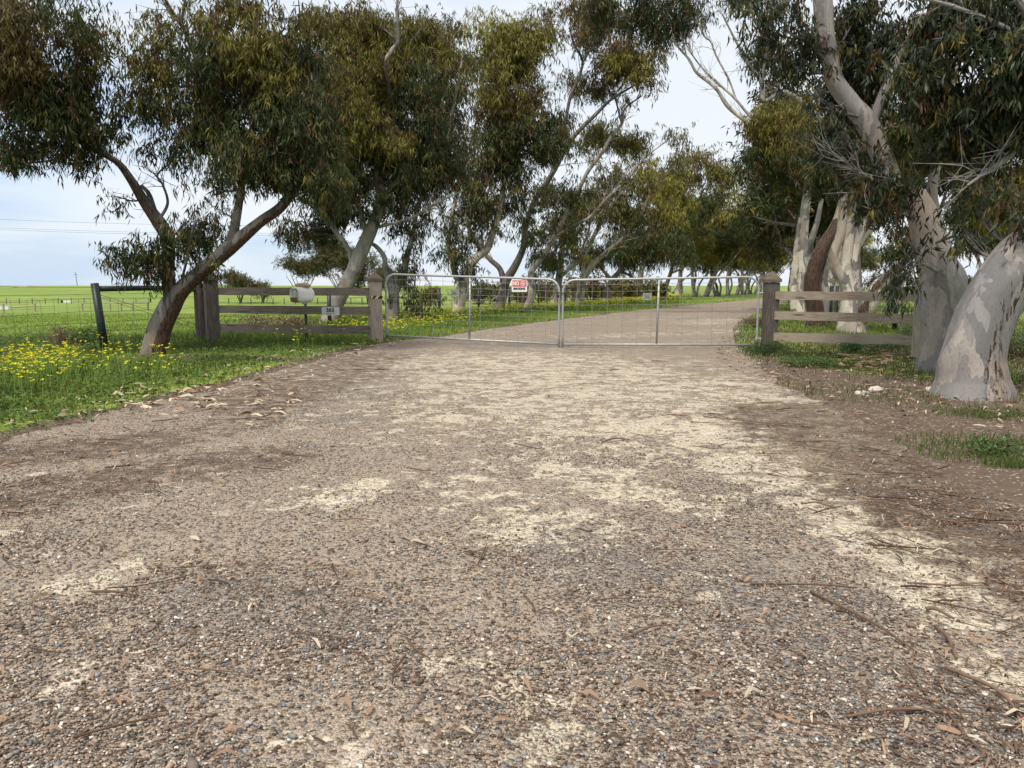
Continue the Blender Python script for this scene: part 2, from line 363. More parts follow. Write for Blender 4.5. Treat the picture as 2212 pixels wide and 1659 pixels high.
# ------------------------------------------------------------------ driveway sheet
ys = np.concatenate([np.linspace(-8, 1.2, 10), np.geomspace(1.25, 262, 330)]); tt = np.linspace(0, 1, 190)
Y = np.repeat(ys[:, None], len(tt), 1)
wl = .16 * n2(0 * ys, ys, 3.0, 3) + .08 * n2(0 * ys + 3, ys, 9, 4); wr = .16 * n2(0 * ys + 7, ys, 3.0, 5) + .08 * n2(0 * ys + 9, ys, 9, 6)
X = (xL(ys) + wl)[:, None] * (1 - tt) + (xR(ys) + wr)[:, None] * tt
_, _, F = grid(tt, ys)
u_n = .5 + .5 * n2(X, Y, .5, 11)
cream = capsules(X, Y, CREAM); litt = capsules(X, Y, LITT); grey = capsules(X, Y, GREY)
b = NB('gravel_road'); v = b.coord()
def stones(sc, cols):
    vo = b.voro(v, sc); s_ = b.n('ShaderNodeSeparateColor'); b.l(vo.outputs['Color'], s_.inputs[0])
    return b.ramp(s_.outputs[0], cols, 'CONSTANT'), vo.outputs['Distance'], s_.outputs[1], s_.outputs[2]
A, dA, rA, qA = stones(56, [(0, (.14, .095, .07)), (.25, (.20, .195, .19)), (.48, (.30, .22, .165)), (.62, (.17, .12, .09)), (.75, (.46, .39, .31)), (.9, (.26, .255, .25)), (1, (.6, .54, .44))])
B2, dB, rB, qB = stones(135, [(0, (.13, .09, .065)), (.22, (.34, .26, .20)), (.45, (.22, .17, .135)), (.62, (.50, .43, .35)), (.78, (.20, .2, .2)), (.9, (.60, .54, .46)), (1, (.3, .25, .2))])
C3, dC, rC, qC = stones(330, [(0, (.16, .11, .085)), (.4, (.36, .28, .22)), (.7, (.5, .42, .34)), (.9, (.7, .63, .52)), (1, (.3, .3, .3))])
nz = b.noise(v, 2.3, 6, .65); nf = b.noise(v, 30, 5, .7)
soil = b.mix(nf, (.25, .19, .135), (.58, .48, .37))
soil = b.mix(.45, soil, C3)
mB = b.math('MULTIPLY', b.maprange(rB, .45, .5), b.maprange(dB, .62, .45)); c = b.mix(mB, soil, B2)
ga = b.math('ADD', b.math('MULTIPLY', b.attr('grey'), .5), b.math('MULTIPLY', b.maprange(nz, .4, .6), .25))
mA = b.math('MULTIPLY', b.maprange(b.math('SUBTRACT', rA, b.math('MULTIPLY', ga, .75)), .62, .56), b.maprange(dA, .6, .42)); c = b.mix(mA, c, A)
gm = b.maprange(b.math('ADD', b.attr('grey'), b.math('MULTIPLY', b.math('SUBTRACT', nz, .5), 1.5)), .55, .85)
c = b.mix(b.math('MULTIPLY', gm, .4), c, (.24, .225, .21))
c = b.mix(b.math('MULTIPLY', b.maprange(b.noise(v, 1.1, 6, .75, .4), .48, .68), .35), c, (.52, .43, .33))
nc = b.noise(v, 4.5, 8, .68, .3); nc2 = b.noise(v, 1.4, 4, .6)
cm = b.math('ADD', b.math('MULTIPLY', b.attr('cream'), 1.0), b.math('ADD', b.math('ADD', b.math('MULTIPLY', b.math('SUBTRACT', nc, .5), 3.0), b.math('MULTIPLY', b.math('SUBTRACT', b.noise(v, 19, 6, .75), .5), 2.4)), b.math('MULTIPLY', b.math('SUBTRACT', nc2, .55), 1.6)))
dv = b.n('ShaderNodeVectorMath', operation='ADD'); dn_ = b.n('ShaderNodeTexNoise'); dn_.inputs['Scale'].default_value = 9; dn_.inputs['Detail'].default_value = 5; b.l(v, dn_.inputs['Vector'])
ds = b.n('ShaderNodeVectorMath', operation='SCALE'); ds.inputs['Scale'].default_value = .10; b.l(dn_.outputs['Color'], ds.inputs[0]); b.l(v, dv.inputs[0]); b.l(ds.outputs[0], dv.inputs[1])
f1 = b.voro(dv.outputs[0], 7.5); f1s = b.n('ShaderNodeSeparateColor'); b.l(f1.outputs['Color'], f1s.inputs[0]); f2 = b.voro(dv.outputs[0], 21); f2s = b.n('ShaderNodeSeparateColor'); b.l(f2.outputs['Color'], f2s.inputs[0])
cm = b.math('ADD', cm, b.math('ADD', b.math('MULTIPLY', b.math('SUBTRACT', f1s.outputs[0], .5), .75), b.math('MULTIPLY', b.math('SUBTRACT', f2s.outputs[0], .5), .6)))
cmask = b.maprange(cm, .50, .78)
cmask = b.math('MULTIPLY', cmask, b.maprange(b.math('SUBTRACT', rB, b.math('MULTIPLY', b.attr('cream'), .35)), .75, .55, .35, 1))
cr = b.mix(b.noise(v, 14, 6, .7), (.47, .40, .29), (.76, .69, .54))
cr = b.mix(b.maprange(nf, .55, .72), cr, (.38, .31, .22))
c = b.mix(b.math('MULTIPLY', cmask, .8), c, cr)
sl_ = b.voro(b.coord((1, 1, 1)), 5.5); sc2 = b.n('ShaderNodeSeparateColor'); b.l(sl_.outputs['Color'], sc2.inputs[0])
slab = b.math('MULTIPLY', b.maprange(sc2.outputs[0], .93, .95), b.maprange(b.math('ADD', sl_.outputs['Distance'], b.math('MULTIPLY', nf, .25)), .5, .40))
c = b.mix(b.math('MULTIPLY', slab, .8), c, (.66, .56, .46))
lm = b.maprange(b.math('ADD', b.attr('litt'), b.math('MULTIPLY', b.math('SUBTRACT', b.noise(v, 7, 7, .75), .5), 2.6)), .5, .85)
c = b.mix(b.math('MULTIPLY', lm, .72), c, b.mix(nf, (.06, .040, .028), (.17, .115, .08)))
hh = b.math('ADD', b.math('MULTIPLY', b.math('MULTIPLY', mA, b.math('SUBTRACT', .7, dA)), 1.5), b.math('ADD', b.math('MULTIPLY', b.math('SUBTRACT', 1.0, dB), b.math('MULTIPLY', b.math('SUBTRACT', 1.0, b.math('MULTIPLY', cmask, .8)), .55)), b.math('MULTIPLY', nf, .5)))
b.bump(hh, 1.0, .016)
M_road = b.base(c, .88, .2)
o = mesh('driveway', np.stack([X, Y, 0 * X + .006], -1), [F], M_road, None, {'cream': ('FLOAT', cream.ravel()), 'litt': ('FLOAT', litt.ravel()), 'grey': ('FLOAT', grey.ravel())}, True)
tag(o, kind='structure')

# ------------------------------------------------------------------ loose gravel (uncountable)
rs = np.random.RandomState(5)
def scatter_road(n, y0, y1, p=1.0, wide=.74, maskf=None):
    q = rs.rand(n); y = (y0 ** (-p) + q * (y1 ** (-p) - y0 ** (-p))) ** (-1 / p) if p else y0 * (y1 / y0) ** q
    x = (rs.rand(n) * 2 - 1) * wide * (y + .4)
    k = (x > xL(y) + .05) & (x < xR(y) - .02)
    x, y = x[k], y[k]
    if maskf is not None:
        k = rs.rand(len(x)) < maskf(x, y); x, y = x[k], y[k]
    return x, y
PEBC = np.array([(.17, .172, .172), (.23, .234, .235), (.15, .12, .10), (.19, .13, .095), (.32, .235, .18), (.5, .45, .38), (.66, .60, .52), (.40, .32, .25), (.10, .072, .055), (.30, .302, .30)])
PEBP = np.array([.09, .06, .12, .19, .19, .09, .04, .12, .09, .01])
cube = np.array([[a, b_, c] for a in (-1, 1) for b_ in (-1, 1) for c in (-1, 1)], float) * .62
cubeF = np.array([[0, 1, 3, 2], [4, 6, 7, 5], [0, 4, 5, 1], [2, 3, 7, 6], [0, 2, 6, 4], [1, 5, 7, 3]])
ph = (1 + 5 ** .5) / 2
ico = np.array([(-1, ph, 0), (1, ph, 0), (-1, -ph, 0), (1, -ph, 0), (0, -1, ph), (0, 1, ph), (0, -1, -ph), (0, 1, -ph), (ph, 0, -1), (ph, 0, 1), (-ph, 0, -1), (-ph, 0, 1)]) / 1.9 * .95
icoF = np.array([(0, 11, 5), (0, 5, 1), (0, 1, 7), (0, 7, 10), (0, 10, 11), (1, 5, 9), (5, 11, 4), (11, 10, 2), (10, 7, 6), (7, 1, 8), (3, 9, 4), (3, 4, 2), (3, 2, 6), (3, 6, 8), (3, 8, 9), (4, 9, 5), (2, 4, 11), (6, 2, 10), (8, 6, 7), (9, 8, 1)])
def pebbles(x, y, size, base, F, jit, cols, z0=.0085, flat=(.42, .75)):
    n = len(x); k = len(base)
    V = base[None] * (1 + jit * rs.uniform(-1, 1, (n, k, 3)))
    sc_ = size[:, None] * np.stack([rs.uniform(.8, 1.5, n), rs.uniform(.6, 1.0, n), rs.uniform(*flat, n)], -1)
    V = V * sc_[:, None, :]
    a = rs.rand(n) * 6.283; ca, sa = np.cos(a)[:, None], np.sin(a)[:, None]
    tx = rs.normal(0, .18, n)[:, None]
    Vz = V[..., 2] + tx * V[..., 0]; Vx = V[..., 0] * ca - V[..., 1] * sa; Vy = V[..., 0] * sa + V[..., 1] * ca
    P = np.stack([Vx + x[:, None], Vy + y[:, None], Vz + z0 + (sc_[:, 2] * .35)[:, None]], -1)
    FF = (F[None] + (np.arange(n) * k)[:, None, None]).reshape(-1, F.shape[1])
    return P.reshape(-1, 3), FF, np.repeat(cols, k, 0)
def pcol(n):
    c = PEBC[rs.choice(len(PEBC), n, p=PEBP)] * rs.uniform(.75, 1.25, (n, 1)); return np.clip(c, 0, .8)
def pm(x, y):
    cr_ = capsules(x, y, CREAM); g_ = capsules(x, y, GREY); nn_ = .5 + .5 * n2(x, y, 1.3, 21) + .25 * n2(x, y, 4, 22)
    return np.clip(-.10 + .5 * g_ + .75 * np.clip(nn_, 0, 1) ** 2.0 - .2 * cr_, .04, 1)
x, y = scatter_road(170000, 1.5, 8.5, .6, maskf=lambda x, y: pm(x, y) * .8)
sz = np.clip(np.exp(rs.normal(math.log(.0037), .36, len(x))), .002, .008) * (1 + .05 * y)
P1, F1, c1 = pebbles(x, y, sz, cube, cubeF, .22, pcol(len(x)))
x, y = scatter_road(15000, 1.5, 12, .5, maskf=lambda x, y: pm(x, y) * (.15 + 1.2 * np.clip(.5 + n2(x, y, 1.9, 77), 0, 1) ** 2))
sz = np.clip(np.exp(rs.normal(math.log(.0068), .33, len(x))), .0035, .016)
P2, F2, c2 = pebbles(x, y, sz, ico, icoF, .26, pcol(len(x)))
o = mesh('gravel', np.vstack([P1, P2]), [F1, F2 + len(P1)], M_peb, None, {'col': ('FLOAT_COLOR', np.vstack([c1, c2]))}, True)
tag(o, 'loose grey, brown and cream pebbles strewn over the drive', 'gravel', kind='stuff')

# ------------------------------------------------------------------ litter: bark strips, fallen leaves, twigs
def litter_pts(n, y0, y1):
    def lm_(x, y):
        l = capsules(x, y, LITT); return np.clip(.06 + .9 * l + .12 * (np.abs(x) > 2.2), 0, 1)
    return scatter_road(n, y0, y1, .6, maskf=lm_)
def strips(x, y, L, W, cols, z=.02, curl=.14, zt=None):
    n = len(x); a = rs.rand(n) * 6.283; d = np.stack([np.cos(a), np.sin(a), rs.normal(0, .10, n)], -1); p = np.stack([-np.sin(a), np.cos(a), rs.normal(0, .5, n)], -1)
    c0 = np.stack([x, y, (z if zt is None else zt) * np.ones(n)], -1)
    b0 = c0 - d * L[:, None] / 2; b1 = c0 + d * L[:, None] / 2
    bend = p * (L * curl * rs.uniform(-1, 1, n))[:, None]; m_ = c0 + bend; m_[:, 2] = np.maximum(m_[:, 2], .012)
    m_[:, 2] += rs.uniform(0, .02, n)
    b0[:, 2] = np.maximum(b0[:, 2], .012); b1[:, 2] = np.maximum(b1[:, 2], .012)
    h = p * W[:, None] / 2
    q1 = b0 * .62 + m_ * .38 + bend * .22; q2 = b1 * .62 + m_ * .38 + bend * .22; q1[:, 2] = np.maximum(q1[:, 2], .012); q2[:, 2] = np.maximum(q2[:, 2], .012)
    V = np.stack([b0, q1 + h * .75, m_ + h, q2 + h * .7, b1, q2 - h * .7, m_ - h, q1 - h * .75], 1).reshape(-1, 3)
    i = np.arange(n)[:, None] * 8
    F = np.concatenate([i + [0, 1, 7, 7], i + [1, 2, 6, 7], i + [2, 3, 5, 6], i + [3, 4, 5, 5]])
    F3 = np.concatenate([i + [0, 1, 7], i + [1, 2, 7], i + [2, 6, 7], i + [2, 3, 6], i + [3, 5, 6], i + [3, 4, 5]])
    return V, F3, np.repeat(cols, 8, 0)
LC = np.array([(.30, .20, .13), (.48, .40, .29), (.13, .08, .05), (.30, .19, .12), (.45, .39, .30), (.09, .06, .04), (.22, .16, .11)])
def lcol(n, p=None): return LC[rs.choice(len(LC), n, p=p)] * rs.uniform(.75, 1.2, (n, 1))
x, y = litter_pts(16000, 1.7, 14); n = len(x)
V1, F1, c1 = strips(x, y, rs.uniform(.02, .08, n), rs.uniform(.003, .008, n), lcol(n, [.14, .06, .26, .1, .04, .26, .14]))
xa = rs.uniform(-8, -2.2, 3000); ya = rs.uniform(6, 16, 3000); k = (np.abs(xa - xL(ya)) < .9) & (rs.rand(3000) < .75 - .6 * np.abs(xa - xL(ya))); xa, ya = xa[k], ya[k]; n = len(xa)
V2, F2, c2 = strips(xa, ya, rs.uniform(.05, .15, n), rs.uniform(.008, .022, n), lcol(n, [.2, .28, .05, .13, .22, .02, .1]), z=.05)
P_ = np.array([gp(rs.uniform(250, 640), rs.normal(875, 22)) for _ in range(150)]); n = len(P_)
V4, F4, c4 = strips(P_[:, 0], P_[:, 1], rs.uniform(.07, .19, n), rs.uniform(.012, .03, n), lcol(n, [.22, .3, .04, .12, .25, .0, .07]), z=.05)
xb = rs.uniform(3, 11, 6000); yb = rs.uniform(6, 17, 6000); k = xb > xR(yb) - .5; xb, yb = xb[k], yb[k]; n = len(xb)
V3, F3, c3 = strips(xb, yb, rs.uniform(.03, .13, n), rs.uniform(.006, .022, n), lcol(n, [.2, .12, .2, .14, .08, .16, .1]), z=.03)
P_ = np.array([gp(rs.normal(1890, 45), rs.normal(785, 9)) for _ in range(170)]); n = len(P_)
V5, F5, c5 = strips(P_[:, 0], P_[:, 1], rs.uniform(.08, .25, n), rs.uniform(.012, .035, n), lcol(n, [.25, .15, .1, .35, .05, .0, .1]) * .9, z=.06)
x, y = scatter_road(150, 1.8, 9, .8); n = len(x)
V6, F6, c6 = strips(x, y, rs.uniform(.045, .09, n), rs.uniform(.008, .014, n), lcol(n, [.25, .2, .05, .25, .15, .02, .08]), z=.02)
vs = [V1, V2, V3, V4, V5, V6]; fs = [F1, F2, F3, F4, F5, F6]; off = np.cumsum([0] + [len(q) for q in vs])
o = mesh('leaf_litter', np.vstack(vs), [np.vstack([f + off[i] for i, f in enumerate(fs)])], M_lit, None, {'col': ('FLOAT_COLOR', np.vstack([c1, c2, c3, c4, c5, c6]))})
tag(o, 'fallen gum leaves and bark flakes along the edges of the drive', 'leaf litter', kind='stuff')
mb = MB()
x, y = litter_pts(1500, 1.8, 13)
for i in range(len(x)):
    a = rs.normal(-.35, .8); L = rs.uniform(.05, .28); d = np.array([math.cos(a), math.sin(a), 0]); r = rs.uniform(.0012, .0035) * (1 + .06 * y[i])
    p = np.array([x[i], y[i], .014 + r]); q = [p + d * L * s_ + np.array([rs.normal(0, .012), rs.normal(0, .012), abs(rs.normal(0, .005))]) for s_ in (-.5, 0, .5)]
    mb.tube(q, [r, r, r * .6], 4, caps=False, col=np.array((.10, .06, .042)) * rs.uniform(.6, 1.8))
big = [(2020, 1365, 2065, 1440, .007), (2040, 1455, 2212, 1570, .006), (1750, 1290, 1980, 1420, .005), (1830, 1560, 2100, 1555, .004), (1620, 1270, 1850, 1280, .004), (1870, 1105, 2000, 1125, .004), (1350, 1390, 1450, 1360, .004),
       (200, 1290, 300, 1300, .005), (880, 1390, 930, 1440, .004), (40, 1050, 110, 1030, .004), (1520, 905, 1700, 925, .006), (1300, 960, 1360, 955, .006), (2000, 1330, 2060, 1350, .007)]
for (a, b_, c, d, r) in big:
    p = gp(a, b_); q = gp(c, d); p[2] = q[2] = .012 + r; m_ = (p + q) / 2 + np.array([rs.normal(0, .02), rs.normal(0, .02), .01])
    mb.tube([p, m_, q], [r, r * .9, r * .6], 6, res=3, col=np.array((.13, .085, .06)) * rs.uniform(.8, 1.5))
o = mb.build('fallen_twigs', M_twig, None, True, colr=True); tag(o, 'thin dark fallen twigs scattered over the gravel', 'twigs', kind='stuff')

# ------------------------------------------------------------------ grass, weeds and flowers
def blades(x, y, z, h, wd, cols, lean=.5):
    n = len(x); a = rs.rand(n) * 6.283; b0 = np.stack([x, y, z], -1); s_ = np.stack([np.cos(a), np.sin(a), 0 * a], -1)
    a2 = rs.rand(n) * 6.283; ln = np.stack([np.cos(a2), np.sin(a2), 0 * a], -1) * (lean * h * rs.uniform(.2, 1, n))[:, None]
    up = np.array([0, 0, 1.])[None] * h[:, None]
    V = np.stack([b0 - s_ * wd[:, None] / 2, b0 + s_ * wd[:, None] / 2, b0 + ln * .45 + up * .62 + s_ * wd[:, None] * .35, b0 + ln + up], 1)
    V2 = b0 + ln * .45 + up * .62 - s_ * wd[:, None] * .35
    V = np.concatenate([V[:, :3], V2[:, None], V[:, 3:]], 1).reshape(-1, 3)
    i = np.arange(n)[:, None] * 5
    return V, (i + [0, 1, 2, 3]), (i + [3, 2, 4]), np.repeat(cols, 5, 0)
def clover(x, y, z, h, r, cols):
    n = len(x); a = rs.rand(n) * 6.283; V = []
    c = np.stack([x, y, z + h], -1); tilt = rs.normal(0, .45, (n, 2))
    for k in range(4):
        dx = np.cos(a + k * 1.5708) * r; dy = np.sin(a + k * 1.5708) * r
        V.append(c + np.stack([dx, dy, dx * tilt[:, 0] + dy * tilt[:, 1] - r * .15 * (k % 2)], -1))
    V = np.stack(V, 1).reshape(-1, 3); i = np.arange(n)[:, None] * 4
    return V, (i + [0, 1, 2, 3]), np.repeat(cols, 4, 0)
def gcol(n, base, var=.3, bn=None):
    c = np.array(base)[None] * rs.uniform(1 - var, 1 + var, (n, 1)); c[:, 0] *= rs.uniform(.8, 1.35, n); return np.clip(c, .005, .7)
class Acc:
    def __init__(s): s.v = []; s.q = []; s.t = []; s.c = []; s.n = 0
    def add(s, V, Q=None, T=None, Cc=None):
        if Q is not None: s.q.append(Q + s.n)
        if T is not None: s.t.append(T + s.n)
        s.v.append(V); s.c.append(Cc); s.n += len(V)
    def build(s, name, mat, parent=None, smooth=False):
        g_ = []
        if s.q: g_.append(np.vstack(s.q))
        if s.t: g_.append(np.vstack(s.t))
        return mesh(name, np.vstack(s.v), g_, mat, parent, {'col': ('FLOAT_COLOR', np.vstack(s.c))}, smooth)
def fillrect(n, xa, xb, ya, yb, p=1.0):
    q = rs.rand(n); y = ya * (yb / ya) ** q if p == 1 else ya + (yb - ya) * q
    return xa + (xb - xa) * rs.rand(n), y
acc = Acc()
# left verge, dense clover and grass
x, y = fillrect(210000, -11, 0, 4.6, 17.5); k = (x < xL(y) + .12 + .12 * n2(x, y, 6, 31)); x, y = x[k], y[k]
edge = xL(y) - x; den = np.clip(.12 + edge * .9, 0, 1) * np.clip(.75 + .5 * n2(x, y, 1.4, 32), .2, 1)
bare = capsules(x, y, [(300, 770, 420, 772, .5, .95), (460, 768, 640, 776, .3, .9), (640, 760, 760, 750, .35, .6), (260, 880, 620, 860, .25, .35)]); k = rs.rand(len(x)) < den * (1 - bare); x, y, edge = x[k], y[k], edge[k]
half = rs.rand(len(x)) < .55; vv_ = np.clip(.82 + .45 * n2(x, y, .8, 61) + .3 * n2(x, y, 2.6, 62), .45, 1.5)
hh_ = (.035 + .05 * np.clip(edge, 0, 1.4)) * rs.uniform(.4, 1.2, len(x)); z = terrain(x, y)
V, Q, T, cc = blades(x[half], y[half], z[half], hh_[half], rs.uniform(.004, .009, half.sum()), gcol(half.sum(), (.13, .185, .038), .35) * vv_[half][:, None]); acc.add(V, Q, T, cc)
h2 = ~half; V, Q, cc = clover(x[h2], y[h2], z[h2], hh_[h2] * .8, rs.uniform(.010, .024, h2.sum()), gcol(h2.sum(), (.10, .165, .038), .35) * vv_[h2][:, None]); acc.add(V, Q, None, cc)
# left paddock and avenue strip
x, y = fillrect(120000, 0, 1, 15, 75); x = -.72 * y - 1 + (np.interp(y, LP[:, 1], LP[:, 0]) + .72 * y + 1) * x
k = rs.rand(len(x)) < np.clip(.6 + .6 * n2(x, y, .9, 41), .1, 1); x, y = x[k], y[k]; z = terrain(x, y)
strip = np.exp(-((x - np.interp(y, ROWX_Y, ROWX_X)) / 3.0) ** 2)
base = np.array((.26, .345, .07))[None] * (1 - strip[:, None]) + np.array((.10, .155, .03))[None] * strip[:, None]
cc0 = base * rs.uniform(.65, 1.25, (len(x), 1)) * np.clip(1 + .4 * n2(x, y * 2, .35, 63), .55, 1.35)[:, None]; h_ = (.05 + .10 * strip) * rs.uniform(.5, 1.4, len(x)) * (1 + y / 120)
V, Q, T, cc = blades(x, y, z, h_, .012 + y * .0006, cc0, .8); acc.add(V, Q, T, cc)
# right verge: patchy
x, y = fillrect(90000, 2, 17, 7.5, 26); k = x > xR(y) - .1; x, y = x[k], y[k]
pt = n2(x, y, 1.1, 51) + .5 * n2(x, y, 3.5, 52); inner = capsules(x, y, [(1900, 880, 2300, 930, 1.5, 1), (1700, 800, 1950, 850, .9, .8), (2100, 1000, 2500, 1100, 1.8, .8)])
den = np.clip(.45 + .6 * pt + .25 * (y > 12.5) - .75 * inner, 0.03, 1); k = rs.rand(len(x)) < den; x, y = x[k], y[k]; z = terrain(x, y)
V, Q, T, cc = blades(x, y, z, rs.uniform(.03, .11, len(x)), rs.uniform(.005, .011, len(x)) * (1 + y / 30), gcol(len(x), (.105, .13, .04), .5)); acc.add(V, Q, T, cc)
x, y = fillrect(60000, 6, 60, 14, 70); k = (x > xR(y)) & (rs.rand(len(x)) < .6 + .5 * n2(x, y, 1, 53)); x, y = x[k], y[k]
V, Q, T, cc = blades(x, y, terrain(x, y), rs.uniform(.05, .14, len(x)), .012 + y * .0006, gcol(len(x), (.17, .235, .05), .35)); acc.add(V, Q, T, cc)
# small green tufts on the near right dirt
for (u_, v_, r_, n_) in ((2150, 965, .5, 700), (2190, 985, .45, 900), (2200, 900, .4, 600), (2120, 895, .3, 400), (2000, 870, .5, 300), (1900, 850, .6, 400), (1790, 790, .5, 3500), (1760, 770, .4, 2500), (2180, 1005, .12, 300), (1330, 693 + 60, .0, 1)):
    c_ = gp(u_, v_); a = rs.rand(n_) * 6.283; rr = r_ * np.sqrt(rs.rand(n_)); x = c_[0] + np.cos(a) * rr * 1.4; y = c_[1] + np.sin(a) * rr
    V, Q, T, cc = blades(x, y, 0 * x, rs.uniform(.02, .07, n_), rs.uniform(.004, .008, n_), gcol(n_, (.09, .135, .035), .4)); acc.add(V, Q, T, cc)
o = acc.build('grass', M_grass); tag(o, 'green grass and clover on the verges and pasture', 'grass', kind='stuff')

def flowers(name, x, y, h, size, label, stemc=(.16, .28, .05)):
    acc = Acc(); n = len(x); z = terrain(x, y)
    ln = rs.normal(0, .25, (n, 2)) * h[:, None]
    bx = np.stack([x, y, z], -1); tp = np.stack([x + ln[:, 0], y + ln[:, 1], z + h], -1); wd = np.stack([size * .09, 0 * x, 0 * x], -1)
    V = np.stack([bx - wd, bx + wd, tp + wd * .7, tp - wd * .7], 1).reshape(-1, 3); i = np.arange(n)[:, None] * 4
    acc.add(V, i + [0, 1, 2, 3], None, np.repeat(gcol(n, stemc, .25), 4, 0))
    yc = np.array((.78, .70, .035))[None] * rs.uniform(.8, 1.1, (n, 1))
    for k in range(5):
        a = k * 1.2566 + rs.rand(n); dv = np.stack([np.cos(a), np.sin(a), rs.uniform(.1, .8, n)], -1) * size[:, None]; sd_ = np.stack([-np.sin(a), np.cos(a), 0 * a], -1) * size[:, None] * .42
        V = np.stack([tp, tp + dv * .75 + sd_, tp + dv, tp + dv * .75 - sd_], 1).reshape(-1, 3)
        acc.add(V, i + [0, 1, 2, 3], None, np.repeat(yc, 4, 0))
    o = acc.build(name, M_flower); tag(o, label, 'flowers', kind='stuff')
pts = []
for _ in range(380):
    u_ = rs.uniform(-40, 380) if rs.rand() < .45 else rs.uniform(-60, 170)
    v_ = rs.normal(815 + max(0, (150 - u_)) * .14, 21); pts.append(gp(u_, max(v_, 775)))
for _ in range(22): pts.append(gp(rs.uniform(560, 740), rs.uniform(735, 770)))
for _ in range(8): pts.append(gp(rs.uniform(620, 700), rs.uniform(765, 785)))
pts = np.array(pts); pts = pts[(pts[:, 0] < xL(pts[:, 1]) - .3)]
# flowers grow in bunches
ex = pts[rs.randint(0, len(pts), 170)] + rs.normal(0, .05, (170, 3)); pts = np.vstack([pts, ex]); pts = pts[rs.rand(len(pts)) < .8]
flowers('yellow_flowers', pts[:, 0], pts[:, 1], rs.uniform(.2, .42, len(pts)), rs.uniform(.018, .031, len(pts)), 'tall yellow flowers in the grass left of the leaning forked tree')
n = 4600; y = 17 * (85 / 17.) ** rs.rand(n); off_ = rs.normal(0, .75, n) - .1
xc = np.where(y < 23, xL(y) - 1.6, np.interp(y, ROWX_Y, ROWX_X) + .6); x = xc + off_ * np.where(y < 30, 1.3, 1.0); k = (x < xL(y) - .8 - .02 * y); x, y = x[k], y[k]
flowers('yellow_flowers', x, y, rs.uniform(.14, .34, len(x)), rs.uniform(.016, .026, len(x)) * (1 + y / 60), 'band of yellow flowers along the left tree row behind the gate')
pts = np.array([gp(rs.uniform(1690, 2100), rs.uniform(690, 725)) for _ in range(60)] + [gp(rs.uniform(2100, 2212), rs.uniform(660, 720)) for _ in range(25)] + [gp(1955, 755), gp(1952, 760)])
flowers('yellow_flowers', pts[:, 0], pts[:, 1], rs.uniform(.08, .2, len(pts)), rs.uniform(.012, .018, len(pts)) * (1 + pts[:, 1] / 60), 'few yellow flowers in the grass behind the right timber fence')

# ------------------------------------------------------------------ trees
GREEN = (.034, .046, .013); OLIVE = (.118, .108, .018); BROWN = (.092, .068, .022); BLUE = (.027, .038, .017); GREY = (.088, .088, .036); LIME = (.19, .18, .036)  # OLIVE and LIME: new growth, with lit crown tops painted into the leaf colour
def leaves_at(P, L, W, cols, hang=.95, rsx=rs, spread=.6):
    n = len(P)
    d = rsx.normal(0, spread, (n, 3)); d[:, 2] -= hang * 1.4; d /= np.linalg.norm(d, axis=1)[:, None]
    r = rsx.normal(0, 1, (n, 3)); s_ = np.cross(d, r); s_ /= np.linalg.norm(s_, axis=1)[:, None] + 1e-9; nn_ = np.cross(d, s_)
    m_ = P + d * (L * .42)[:, None]; h = s_ * (W / 2)[:, None]; cv = nn_ * (L * rsx.uniform(-.12, .12, n))[:, None]
    tip = P + d * L[:, None] + cv * 1.5
    V = np.stack([P, m_ + h + cv * .3, tip, m_ - h + cv * .3], 1).reshape(-1, 3)
    return V, np.repeat(cols, 4, 0)
LEAVES_TOTAL = [0]
